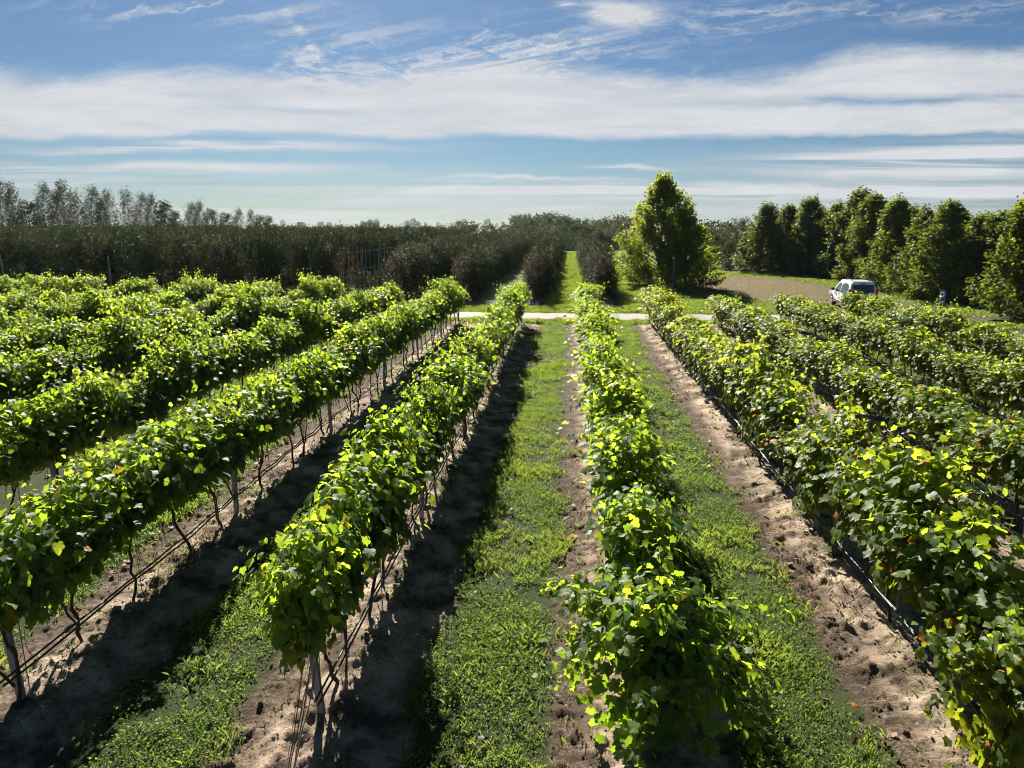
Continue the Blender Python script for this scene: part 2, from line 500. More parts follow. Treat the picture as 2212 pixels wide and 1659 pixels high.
    fr.color_ramp.elements[1].color = (0.22, 0.17, 0.11, 1)
    c = n.mix(n.step(r, 180, 420), c, fr.outputs[0])
    b = n.new('ShaderNodeBsdfPrincipled')
    n.put(b.inputs['Base Color'], c)
    b.inputs['Roughness'].default_value = 0.95
    b.inputs['Specular IOR Level'].default_value = 0.15
    bp = n.new('ShaderNodeBump')
    bp.inputs['Strength'].default_value = 0.75
    bp.inputs['Distance'].default_value = 0.06
    n.put(bp.inputs['Height'], n.m('ADD', n.m('ADD', fine, n.m('MULTIPLY', crumb, 0.7)), n.m('MULTIPLY', vfine, 0.45)))
    n.put(b.inputs['Normal'], bp.outputs[0])
    n.put(out.inputs[0], b.outputs[0])
    return m


ROW0, GAP = 0.85, 3.4            # offset of the row ahead of the camera and the row spacing
P_NEAR, P_FAR = 6.45, 37.9       # ends of the vine rows
M['ground'] = ground_material()


def road_material():
    m, n, out = material('crushed_stone_road')
    geo = n.new('ShaderNodeNewGeometry')
    f = n.noise(geo.outputs['Position'], 9.0, 8, 0.72)
    g = n.noise(geo.outputs['Position'], 0.8, 5, 0.6)
    v = n.new('ShaderNodeTexVoronoi')
    n.put(v.inputs['Vector'], geo.outputs['Position'])
    v.inputs['Scale'].default_value = 16
    c = n.mix(n.m('ADD', n.m('MULTIPLY', f, 0.7), n.m('MULTIPLY', v.outputs['Distance'], 0.5)), (0.10, 0.092, 0.080), (0.29, 0.265, 0.235))
    c = n.mix(n.step(g, 0.52, 0.72), c, (0.13, 0.11, 0.088))
    sp = n.new('ShaderNodeSeparateXYZ')
    n.put(sp.inputs[0], geo.outputs['Position'])
    Pr = n.m('ADD', n.m('MULTIPLY', sp.outputs[0], SA), n.m('MULTIPLY', sp.outputs[1], CA))
    off = n.m('ADD', n.m('ABSOLUTE', n.m('SUBTRACT', Pr, 41.35)), n.m('MULTIPLY', n.m('SUBTRACT', n.noise(geo.outputs['Position'], 1.6, 6, 0.65), 0.5), 2.0))
    c = n.mix(n.m('MULTIPLY', n.step(off, 1.15, 1.65), 0.95), c, n.mix(f, (0.035, 0.05, 0.014), (0.10, 0.12, 0.035)))
    b = n.new('ShaderNodeBsdfPrincipled')
    n.put(b.inputs['Base Color'], c)
    b.inputs['Roughness'].default_value = 0.9
    bp = n.new('ShaderNodeBump')
    bp.inputs['Strength'].default_value = 0.7
    bp.inputs['Distance'].default_value = 0.04
    n.put(bp.inputs['Height'], f)
    n.put(b.inputs['Normal'], bp.outputs[0])
    n.put(out.inputs[0], b.outputs[0])
    return m


M['road'] = road_material()


# ------------------------------------------------------------------ ground sheets
def grid(xs, ys, zf, name, mat, pqspace=False, kind='structure'):
    X, Y = np.meshgrid(xs, ys, indexing='ij')
    Z = zf(X, Y)
    if pqspace:
        X, Y = X * CA + Y * SA, -X * SA + Y * CA      # X holds Q, Y holds P
    V = np.stack((X, Y, Z), -1).reshape(-1, 3)
    a, b = len(xs), len(ys)
    i, j = np.meshgrid(np.arange(a - 1), np.arange(b - 1), indexing='ij')
    i, j = i.ravel(), j.ravel()
    F = np.stack((i * b + j, (i + 1) * b + j, (i + 1) * b + j + 1, i * b + j + 1), 1)
    o = MB().add(V, F).build(name, mat, smooth=True)
    o['kind'] = kind
    return o


def soil_height(Q, P):
    t = np.mod(Q - ROW0, GAP)
    d = np.minimum(t, GAP - t)
    soil = np.clip((np.abs(t - 1.7) - 0.55) / 0.3, 0, 1)
    h = 0.11 * np.exp(-(d / 0.42) ** 2)
    x, y = Q * CA + P * SA, -Q * SA + P * CA
    rough = fbm(x, y, 2.2, 6, 3, 0.62)
    clod = np.maximum(0, fbm(x, y, 6.5, 3, 5, 0.6) - 0.12)
    pit = np.maximum(0, fbm(x, y, 1.9, 3, 8, 0.6) - 0.22)
    lump = fbm(x, y, 9.0, 3, 13, 0.7)
    h += soil * (0.055 * rough + 0.11 * clod - 0.13 * pit + 0.040 * lump) + (1 - soil) * 0.02 * rough
    return np.maximum(h, -0.045) * np.clip((38.6 - P) / 0.5, 0, 1)


NEAR_END = 14.0
a = np.arange(-11.5, 11.6, 0.036)
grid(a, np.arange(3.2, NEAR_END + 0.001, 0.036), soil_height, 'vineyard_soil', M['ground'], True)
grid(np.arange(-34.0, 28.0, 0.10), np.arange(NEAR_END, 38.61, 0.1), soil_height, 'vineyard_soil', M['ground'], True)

u = np.linspace(-1, 1, 181)
ax = np.sinh(u * 7.2) / np.sinh(7.2) * 3900
grid(ax, ax, lambda X, Y: terrain(X, Y) - 0.07, 'ground', M['ground'])

qs = np.arange(-70, 15.1, 0.5)
grid(qs, np.array([39.5, 39.7, 40.4, 41.4, 42.4, 43.0, 43.2]), lambda Q, Pp: 0.03 - 0.09 * np.isin(Pp, (39.5, 43.2)) + 0.01 * np.sin(Q * 3.1 + Pp * 5), 'gravel_road', M['road'], True)

# ------------------------------------------------------------------ vines
def vine_leaf_set(seed, low=0.78, shoots=26, curtain=False, tall=1.0):
    r = np.random.default_rng(seed)
    P, T, N, Sz, Y, canes = [], [], [], [], [], []
    zc = 0.98
    for s in range(shoots):
        side = r.choice((-1.0, 1.0))
        p = np.array((r.normal(0, 0.07), float(np.clip(r.normal(0, 0.34), -0.68, 0.68)), zc + r.normal(0, 0.05)))
        d = unit((side * abs(r.normal(0, 0.42)), r.normal(0, 0.25), 1.0))
        if r.random() < 0.07:
            d = unit((side * 0.95, r.normal(0, 0.4), 0.7))
        upright = r.random() < 0.28
        L = r.uniform(0.75, 1.38) * tall * (1.12 if upright else 0.95)
        n = int(L / 0.062)
        droop = r.uniform(0.02, 0.10)
        if curtain and s % 2:
            n, droop = int(1.75 / 0.062), r.uniform(0.10, 0.2)
            p[1] = r.uniform(-0.65, 0.1)
            d = unit((r.normal(0, 0.6), -abs(r.normal(0.3, 0.4)), 0.8))
        path = [p.copy()]
        alt = r.choice((-1, 1))
        for k in range(n):
            f = k / n
            p = p + d * 0.062
            free = curtain or p[2] > 1.58          # above the top wire the shoots flop outwards
            d = unit(d + np.array((r.normal(0, 0.07) + side * (0.0 if upright else 0.06 if free else 0.0), r.normal(0, 0.07), (-droop * (0.3 if upright else 2.4) * f if free else 0.0) + 0.01)))
            if not free and abs(p[0]) > 0.27:
                d = unit(d * np.array((0.4, 1, 1)))
            if p[2] < 0.10:
                break
            path.append(p.copy())
            if k < 2 and r.random() < 0.5:
                continue
            alt = -alt
            q = unit(np.cross(d, (0.0, alt * 0.9, 0.45)) + r.normal(0, 0.35, 3))
            for rep in range(1 if f > 0.85 else int(r.integers(1, 5))):
                if rep:
                    q = unit(q + r.normal(0, 0.8, 3))
                o = p + q * r.uniform(0.04, 0.15)
                out_x = np.sign(o[0]) * min(1.0, abs(o[0]) / 0.35)
                P.append(o)
                T.append(unit(q * 0.8 + np.array((out_x * 0.25, 0, -r.uniform(0.15, 0.8))) + r.normal(0, 0.22, 3)))
                N.append(unit(np.array((out_x * 0.55, 0, 0.8)) + r.normal(0, 0.36, 3)))
                Sz.append(r.uniform(0.08, 0.138) * (1 - 0.5 * f ** 2.2))
                Y.append(int(r.random() < (f - 0.35) * 1.2 and o[2] > 1.3))  # height limit keeps the paler leaves where the row should look lit
        if s % 2 == 0 or curtain:
            canes.append(np.array(path[::2]) if len(path) > 4 else np.array(path))
    nc = 11                              # clumps of foliage along the fruit zone
    cl = np.column_stack((r.choice((-1.0, 1.0), nc) * r.uniform(0.05, 0.30, nc), r.uniform(-0.6, 0.6, nc), r.uniform(low + 0.12, 1.5, nc)))
    k = 26 * nc
    P0 = np.repeat(cl, 26, axis=0) + r.normal(0, 1, (k, 3)) * np.array((0.09, 0.13, 0.13))
    P0[:, 2] = np.maximum(P0[:, 2], low)
    sx = np.sign(P0[:, 0])
    P += list(P0)
    T += list(unit(np.column_stack((sx * 0.45, r.normal(0, 0.5, k), -r.uniform(0.4, 1.2, k)))))
    N += list(unit(np.column_stack((sx * 0.9, r.normal(0, 0.35, k), r.uniform(0.05, 0.9, k)))))
    Sz += list(r.uniform(0.085, 0.145, k))
    Y += [0] * k
    k = 190                              # the closed roof of the canopy over the top wire
    xx, yy = r.normal(0, 0.30, k), np.clip(r.normal(0, 0.40, k), -0.7, 0.7)
    hump = 1.62 + 0.30 * tall - 0.55 * xx ** 2 - 0.45 * yy ** 2 + r.normal(0, 0.09, k)
    P += list(np.column_stack((xx, yy, hump)))
    T += list(unit(np.column_stack((r.normal(0, 0.8, k) + xx, r.normal(0, 0.8, k), -r.uniform(0.1, 0.8, k)))))
    N += list(unit(np.column_stack((xx * 0.9 + r.normal(0, 0.3, k), r.normal(0, 0.35, k), np.ones(k)))))
    Sz += list(r.uniform(0.085, 0.14, k))
    Y += list((r.random(k) < 0.45).astype(int))  # paler leaves mixed in to brighten the canopy top
    if curtain:                          # leaves that hang down the end of the row
        k = 330
        z = r.uniform(0.12, 1.35, k)
        P += list(np.column_stack((r.normal(0, 0.34, k), r.uniform(-0.80, -0.05, k) * (0.5 + 0.5 * z / 1.35), z)))
        T += list(unit(np.column_stack((r.normal(0, 0.45, k), r.normal(-0.3, 0.3, k), -r.uniform(0.5, 1.2, k)))))
        N += list(unit(np.column_stack((r.normal(0, 0.45, k), -r.uniform(0.4, 1.0, k), r.uniform(0.1, 0.8, k)))))
        Sz += list(r.uniform(0.09, 0.14, k))
        Y += [0] * k
    return np.array(P), np.array(T), np.array(N), np.array(Sz), np.array(Y), canes


def vine_meshes(seed, mat, **kw):
    P, T, N, Sz, Y, canes = vine_leaf_set(seed, **kw)
    mb = MB()
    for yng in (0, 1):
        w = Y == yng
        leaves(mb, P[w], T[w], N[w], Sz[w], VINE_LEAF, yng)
    fol = mb.mesh('foliage', [mat, M['vine_young_lit']], True)
    r = np.random.default_rng(seed + 500)
    tb = MB()
    k = 9
    zz = np.linspace(-0.1, 0.98, k)
    lean = r.normal(0, 0.24)
    wob = np.cumsum(r.normal(0, 0.038, (k, 2)), axis=0)
    px, py = wob[:, 0] - wob[-1, 0] * zz / 0.98, wob[:, 1] + lean * (1 - zz / 0.98)
    tb.tube(np.column_stack((px, py, zz)), np.linspace(0.025, 0.017, k) * r.uniform(0.8, 1.25, k), 6)
    top = np.array((px[-1], py[-1], 0.94))
    for sgn in (-1, 1):
        yy = np.linspace(0, 0.55 * sgn, 6)
        tb.tube(np.column_stack((top[0] + np.cumsum(r.normal(0, 0.012, 6)), top[1] + yy, top[2] + 0.03 * np.sin(np.arange(6)) + r.normal(0, 0.01, 6))), np.linspace(0.018, 0.010, 6), 5)
    if r.random() < 0.6:                    # a second stem that splits off low
        kk = 6
        z2 = np.linspace(0.22, 0.92, kk)
        tb.tube(np.column_stack((np.cumsum(r.normal(0, 0.02, kk)), py[2] + np.linspace(0, r.choice((-1, 1)) * 0.35, kk), z2)), np.linspace(0.018, 0.011, kk), 5)
    for c in canes:
        tb.tube(c, np.linspace(0.0055, 0.0025, len(c)), 4, cap=False)
    for q in range(5):                      # thin hanging shoots under the leaves
        y0 = r.uniform(-0.55, 0.55)
        zz2 = np.linspace(0.95, r.uniform(0.3, 0.7), 5)
        tb.tube(np.column_stack((np.cumsum(r.normal(0, 0.03, 5)), y0 + np.cumsum(r.normal(0, 0.03, 5)), zz2)), 0.004, 4, cap=False)
    return fol, tb.mesh('trunk', M['bark_vine'], True)


GREEN = [vine_meshes(100 + i, M['vine'], low=0.90, shoots=(20, 26, 32, 23, 29)[i % 5], tall=(0.80, 1.0, 1.25)[i % 3]) for i in range(14)]
AUTUMN = [vine_meshes(200 + i, M['vine_autumn'], low=(0.72, 0.92, 0.62)[i % 3], shoots=(22, 28, 33, 25)[i % 4], tall=(0.82, 1.0, 1.2)[i % 3]) for i in range(10)]
CURTAIN = [vine_meshes(300, M['vine'], low=0.55, shoots=34, curtain=True), vine_meshes(301, M['vine_autumn'], low=0.4, shoots=32, curtain=True)]
sm = MB().tube([(0.05, 0.04, -0.1), (0.03, 0.02, 1.25)], 0.007, 5)
STAKE = sm.mesh('stake', M['stake'])

VINE_STEP = 1.07
ROWS = {-k: ROW0 - GAP * k for k in range(1, 10)}
ROWS.update({k: ROW0 + GAP * k for k in range(0, 5)})


def row_name(k):
    if k == -1:
        return "row just left of the central grass strip"
    if k == 0:
        return "row just right of the central grass strip"
    n = -k if k < 0 else k + 1
    word = {2: 'second', 3: 'third', 4: 'fourth', 5: 'fifth', 6: 'sixth', 7: 'seventh', 8: 'eighth', 9: 'ninth'}[n]
    return f"{word} row {'left' if k < 0 else 'right'} of the central grass strip"


vr = np.random.default_rng(21)
n_vines = int((P_FAR - P_NEAR) / VINE_STEP) + 1
for k, Q in sorted(ROWS.items()):
    sway = vr.uniform(0, 6.28)
    for i in range(n_vines):
        Pp = P_FAR - 0.35 - i * VINE_STEP
        x, y = pq(Pp, Q)
        if not in_frame(x, y, 1.6, 1.10):
            continue
        near_end = i == n_vines - 1
        if near_end and k in (0, 1):
            fol, trk = CURTAIN[0 if k == 0 else 1]
        else:
            pool = AUTUMN if k >= 1 else GREEN
            fol, trk = pool[vr.integers(len(pool))]
        flip = 0.0 if near_end else vr.choice((0.0, math.pi))
        root = empty('grapevine', (x + vr.normal(0, 0.03), y, 0.08), -ROW_AZ + flip + vr.normal(0, 0.05))
        lump = 1.0 + 0.11 * math.sin(Pp * 2.1 + sway) + 0.10 * math.sin(Pp * 0.83 + 2 * sway)
        zs = (0.3 + 0.7 * lump) * vr.uniform(0.88, 1.10) * (1.06 if k <= -2 else {-1: 1.03, 0: 1.0, 1: 0.95}.get(k, 0.82))
        root.scale = (vr.choice((-1, 1)) * lump * vr.uniform(0.82, 1.18) * (0.90 if k >= 1 else 0.84 if k <= -1 else 0.95), 1.0 if near_end else vr.choice((-1, 1)) * vr.uniform(0.95, 1.08), zs)
        look = ('drooping grapevine' if near_end and k == 0 else 'yellowing grapevine' if k >= 1 else 'green grapevine')
        tag(root, f"{look} {nth(i + 1)} from the road, {row_name(k)}", 'grapevine', 'grapevines trained along the vineyard rows')
        put('foliage', fol, root)
        put('trunk', trk, root)
        if i > n_vines - 16 and -3 <= k <= 2 and i % 2:
            put('stake', STAKE, root)

# ------------------------------------------------------------------ posts, wires, hoses of the vineyard
def post_mesh(h):
    mb = MB()
    w, d, t = 0.07, 0.055, 0.008          # open folded-steel profile
    for cx, cy, sx, sy in ((0, -d / 2, w, t), (-w / 2 + t / 2, 0.002, t, d - t), (w / 2 - t / 2, 0.002, t, d - t), (-w / 2 + 0.012, d / 2, 0.012, t), (w / 2 - 0.012, d / 2, 0.012, t)):
        mb.box(cx, cy, h / 2 - 0.2, sx, sy, h + 0.4)
    for z in np.arange(0.35, h - 0.05, 0.22):
        mb.box(w / 2 + 0.004, 0.0, z, 0.008, 0.02, 0.02)
    return mb.mesh('vineyard_post', M['zinc'])


POST, END_POST = post_mesh(1.6), post_mesh(1.45)
for k, Q in sorted(ROWS.items()):
    ps = list(np.arange(P_FAR, P_NEAR + 2, -5.25)) + [P_NEAR]
    vis = 0
    for i, Pp in enumerate(ps):
        x, y = pq(Pp, Q)
        if not in_frame(x, y, 1.0, 1.08):
            continue
        end = i == len(ps) - 1
        o = put('vineyard_post', END_POST if end or i == 0 else POST, None, (x, y, 0.06))
        lean = 0.0
        if end:
            lean = R(14 if k == 1 else 5)
        elif i == 0:
            lean = R(-5)
        o.rotation_euler = (lean, R(vr.normal(0, 1.2)), -ROW_AZ)
        tag(o, f"grey steel trellis post {nth(i + 1)} from the road, {row_name(k)}", 'post', 'steel posts of the vine trellis')
    x0, y0 = pq(P_FAR - 0.1, Q)
    pts = [p for p in np.arange(P_NEAR - 0.3, P_FAR, 0.55)]
    pts = [p for p in pts if in_frame(*pq(p, Q), 0.5, 1.15)]
    if len(pts) > 3:
        side = 0.05 if k < 1 else -0.12
        sag = 0.05 * np.abs(np.sin(np.array(pts) * math.pi / 1.07))
        zz = 0.52 - sag + 0.02 * np.sin(np.array(pts) * 0.7 + k)
        base = np.array(pq(pts[0], Q))
        hose = empty('drip_hose', (*base, 0.0))
        tag(hose, f"black drip irrigation hose slung along the {row_name(k)}", 'hose', 'drip hoses along the vine rows')
        for off, dz in ((side, 0.0), (side + 0.035, -0.03)):
            c = np.array([(*(np.array(pq(p, Q + off)) - base), z + dz * (1 + 0.5 * math.sin(p * 2.1))) for p, z in zip(pts, zz)])
            MB().tube(c, 0.013, 6).build('pipe', M['hose'], hose, True)
        wr = empty('trellis_wire', (*base, 0.0))
        tag(wr, f"thin steel trellis wires stretched along the {row_name(k)}", 'wire', 'trellis wires of the vine rows')
        for z in (0.95, 1.45):
            c = [(*(np.array(pq(p, Q)) - base), z) for p in (pts[0], pts[len(pts) // 2], pts[-1])]
            MB().tube(c, 0.0022, 4).build('strand', M['wire'], wr)

# slack anchor strands and old canes at the near end of the first row to the left
ax0, ay0 = pq(P_NEAR, ROWS[-1])
anc = empty('anchor_wire', (ax0, ay0, 0))
tag(anc, 'loose anchor wires and cut canes hanging from the end post left of the grass strip', 'wire')
for i in range(7):
    z0 = vr.uniform(0.9, 1.7)
    gx, gy = -0.15 + vr.normal(0, 0.09), -0.95 - 0.25 * vr.random()
    tt = np.linspace(0, 1, 8)
    c = np.column_stack((0.02 + gx * tt + np.cumsum(vr.normal(0, 0.008, 8)), gy * tt, z0 * (1 - tt) ** 1.15 + 0.01))
    MB().tube(c, 0.0035 if i % 2 else 0.006, 4).build('strand' if i % 2 else 'cane', M['wire' if i % 2 else 'stick'], anc)

# ------------------------------------------------------------------ grass, weeds, litter
gr = np.random.default_rng(31)


def frame_mask(x, y, z=0.1, margin=1.06):
    d = y * CT - (z - CAM_H) * ST
    u = x / np.maximum(d, 0.1) * 1534
    v = (y * ST + (z - CAM_H) * CT) / np.maximum(d, 0.1) * 1534
    return (d > 0.5) & (np.abs(u) < 1106 * margin) & (v > -830 * margin - 60)


def zone(n, P0, P1, Q0, Q1, dens):
    """n random points with dens(P, Q, t) as keep probability"""
    Pp = gr.uniform(P0, P1, n)
    Q = gr.uniform(Q0, Q1, n)
    x, y = Pp * SA + Q * CA, Pp * CA - Q * SA
    t = np.mod(Q - ROW0, GAP)
    keep = (gr.random(n) < dens(Pp, Q, t, x, y)) & frame_mask(x, y)
    return x[keep], y[keep], soil_height(Q[keep], Pp[keep])


def alley(P, Q, t, x, y):
    e = 0.45 * fbm(x, y, 1.1, 4, 41)
    core = np.clip((t + e - 0.92) / 0.25, 0, 1) * np.clip((2.50 - t - e) / 0.3, 0, 1)
    return core * np.clip(0.62 + 1.5 * fbm(x, y, 1.3, 4, 43), 0.06, 1)


def herb(P, Q, t, x, y):
    return alley(P, Q, t, x, y) * np.clip(0.55 + 2.2 * fbm(x, y, 0.55, 3, 91) + 0.25 * np.sign(Q - ROW0), 0.35, 1)


def sward(P, Q, t, x, y):
    return alley(P, Q, t, x, y) * np.clip(0.6 - 2.0 * fbm(x, y, 0.55, 3, 91) - 0.2 * np.sign(Q - ROW0), 0.30, 1)


def under_vine(P, Q, t, x, y):
    d = np.where(t < 1.7, t, GAP - t)
    return np.clip(1 - np.abs(d - 0.22) / 0.3, 0, 1) * np.clip(3.5 * fbm(x, y, 0.9, 3, 47) + 0.75, 0, 1) * np.where(t < 1.7, 1.0, 0.35) + 0.03 * np.clip(fbm(x, y, 3.0, 3, 48) * 3, 0, 1)


def weed_patch(mb, x, y, z, s0, s1, hmax):
    n = len(x)
    k = 5
    X, Y, Z = (np.repeat(v, k) for v in (x, y, z))
    ang = gr.uniform(0, 2 * np.pi, n * k)
    spread = 1.6 * s1
    hgt = np.repeat(gr.random(n), k) * hmax * gr.uniform(0.3, 1.0, n * k)
    out = spread * np.sqrt(gr.random(n * k))
    P = np.column_stack((X + np.cos(ang) * out, Y + np.sin(ang) * out, Z + hgt))
    T = gr.normal(0, 1, (n * k, 3)) * np.array((1, 1, 0.6))
    N = np.column_stack((gr.normal(0, 0.6, n * k), gr.normal(0, 0.6, n * k), np.ones(n * k)))
    leaves(mb, P, T, N, gr.uniform(s0, s1, n * k), ROUND)


def blade_patch(mb, x, y, z, h0, h1, w, k=4):
    n = len(x) * k
    X, Y, Z = (np.repeat(v, k) for v in (x, y, z))
    ang = gr.uniform(0, 2 * np.pi, n)
    X, Y = X + gr.normal(0, 0.035, n), Y + gr.normal(0, 0.035, n)
    h = gr.uniform(h0, h1, n) * np.clip(0.85 + 1.2 * fbm(X, Y, 1.6, 3, 95), 0.3, 1.7)
    lean = gr.uniform(0.2, 1.1, n) * h
    dx, dy = np.cos(ang), np.sin(ang)
    wx_, wy_ = -dy * w, dx * w
    A = np.column_stack((X - wx_, Y - wy_, Z - 0.01))
    B = np.column_stack((X + wx_, Y + wy_, Z - 0.01))
    C = np.column_stack((X + dx * lean * 0.4 + wx_ * 0.7, Y + dy * lean * 0.4 + wy_ * 0.7, Z + h * 0.65))
    D = np.column_stack((X + dx * lean, Y + dy * lean, Z + h * 0.95))
    V = np.stack((A, B, C, D), 1).reshape(-1, 3)
    f = np.arange(n) * 4
    mb.add(V, np.concatenate((np.stack((f, f + 1, f + 2), 1), np.stack((f, f + 2, f + 3), 1))))


mb = MB()
weed_patch(mb, *zone(190000, 4.2, 14, -10, 9.5, herb), 0.014, 0.042, 0.13)
weed_patch(mb, *zone(170000, 14, 25, -17, 16, herb), 0.022, 0.052, 0.12)
weed_patch(mb, *zone(120000, 25, 38.5, -28, 22, herb), 0.035, 0.075, 0.08)
weed_patch(mb, *zone(26000, 4.2, 16, -11, 11, under_vine), 0.02, 0.045, 0.20)
weed_patch(mb, *zone(36000, 16, 38.5, -27, 26, under_vine), 0.05, 0.09, 0.22)
o = mb.build('weeds', M['weed'])
tag(o, 'low broad-leaved weeds covering the alleys between vine rows', 'weeds', kind='stuff')
mb = MB()
blade_patch(mb, *zone(90000, 4.2, 14, -10, 9.5, sward), 0.03, 0.12, 0.0020, 5)
blade_patch(mb, *zone(120000, 14, 25, -17, 16, sward), 0.03, 0.12, 0.0034, 5)
blade_patch(mb, *zone(120000, 25, 38.5, -26, 22, sward), 0.04, 0.13, 0.006, 4)
edge = lambda P, Q, t, x, y: np.clip(fbm(x, y, 0.9, 4, 51) * 2.2 - 0.1, 0, 1) * 0.55
blade_patch(mb, *zone(14000, 4.2, 16, -11, 11, edge), 0.03, 0.11, 0.003, 4)
strip = lambda P, Q, t, x, y: np.full(len(P), 0.9)
blade_patch(mb, *zone(12000, 38.0, 39.9, -30, 26, strip), 0.06, 0.2, 0.008, 4)
blade_patch(mb, *zone(11000, 42.8, 46.0, -34, 9, strip), 0.06, 0.2, 0.009, 4)
lane = lambda P, Q, t, x, y: np.where((np.abs(Q - 0.2) < 1.75) | ((Q > 3.6) & (Q < 7.0)), 1.0, 0.0)
blade_patch(mb, *zone(26000, 43.2, 70, -2, 7.2, lane), 0.07, 0.2, 0.012, 4)
blade_patch(mb, *zone(26000, 70, 140, -2, 7.2, lane), 0.1, 0.28, 0.022, 4)
turf = lambda P, Q, t, x, y: np.clip(((x - 22.3) / 5.6) ** 4 + ((y - 58.5) / 19.0) ** 4 - 0.5 + fbm(x, y, 0.5, 4, 61), 0.05, 1)
blade_patch(mb, *zone(42000, 43.2, 84, 5, 26, turf), 0.05, 0.16, 0.014, 4)
o = mb.build('grass', M['grass'])
tag(o, 'short green grass growing in alleys, lanes and round the clearing', 'grass', kind='stuff')

litter = lambda P, Q, t, x, y: (np.exp(-((t - 2.45) / 0.3) ** 2) * np.clip(fbm(x, y, 0.7, 3, 71) * 3 + 0.1, 0, 1) + 0.03)
lx, ly, lz = zone(14000, 4.2, 30, -16, 15, litter)
n = len(lx)
mb = MB()
a = gr.uniform(0, 6.28, n)
leaves(mb, np.column_stack((lx, ly, lz + gr.uniform(0.01, 0.06, n))), np.column_stack((np.cos(a), np.sin(a), gr.normal(0, 0.35, n))), np.column_stack((gr.normal(0, 0.4, n), gr.normal(0, 0.4, n), np.ones(n))), gr.uniform(0.05, 0.10, n), VINE_LEAF)
o = mb.build('fallen_leaves', M['litter'])
tag(o, 'brown fallen vine leaves lying along the grass edges', 'leaves', kind='stuff')

# crumbs of earth and dry stalks on the bare strips
bare = lambda P, Q, t, x, y: np.clip((np.abs(t - 1.7) - 0.5) / 0.3, 0, 1) * np.clip(0.35 + 1.6 * fbm(x, y, 1.5, 4, 101), 0.05, 1)
mb = MB()
OCT_V = np.array([(1, 0, 0), (-1, 0, 0), (0, 1, 0), (0, -1, 0), (0, 0, 0.8), (0, 0, -0.8)], float)
OCT_F = np.array([(0, 2, 4), (2, 1, 4), (1, 3, 4), (3, 0, 4), (2, 0, 5), (1, 2, 5), (3, 1, 5), (0, 3, 5)])
for n0, P0_, P1_, q0, q1, r0, r1 in ((16000, 4.2, 14, -10, 9, 0.006, 0.026), (14000, 14, 26, -15, 14, 0.012, 0.035)):
    cx, cy_, cz = zone(n0, P0_, P1_, q0, q1, bare)
    n = len(cx)
    sz = r0 + (r1 - r0) * gr.random(n) ** 2.5
    a = gr.uniform(0, 6.28, n)
    V = OCT_V[None] * gr.uniform(0.55, 1.3, (n, 6, 3)) * sz[:, None, None]
    V = np.stack((V[..., 0] * np.cos(a)[:, None] - V[..., 1] * np.sin(a)[:, None], V[..., 0] * np.sin(a)[:, None] + V[..., 1] * np.cos(a)[:, None], V[..., 2]), -1)
    V = V + np.stack((cx, cy_, cz + sz * 0.2), -1)[:, None]
    mb.add(V.reshape(-1, 3), (OCT_F[None] + (np.arange(n) * 6)[:, None, None]).reshape(-1, 3))
o = mb.build('soil_crumbs', M['ground'])
tag(o, 'crumbs of earth lying on the bare strips under the vines', 'soil', kind='stuff')
mb = MB()
blade_patch(mb, *zone(9000, 4.2, 14, -10, 9, bare), 0.03, 0.12, 0.0022, 3)
blade_patch(mb, *zone(9000, 14, 30, -18, 17, bare), 0.04, 0.14, 0.004, 3)
M['straw'] = leaf_material('dry_straw', (0.16, 0.125, 0.08), (0.36, 0.30, 0.20), (0.14, 0.11, 0.06), (0.26, 0.22, 0.13), 0.3, 0.6, spec=0.15)
o = mb.build('dry_grass', M['straw'])
tag(o, 'dry stalks and straw scattered over the bare soil', 'straw', kind='stuff')

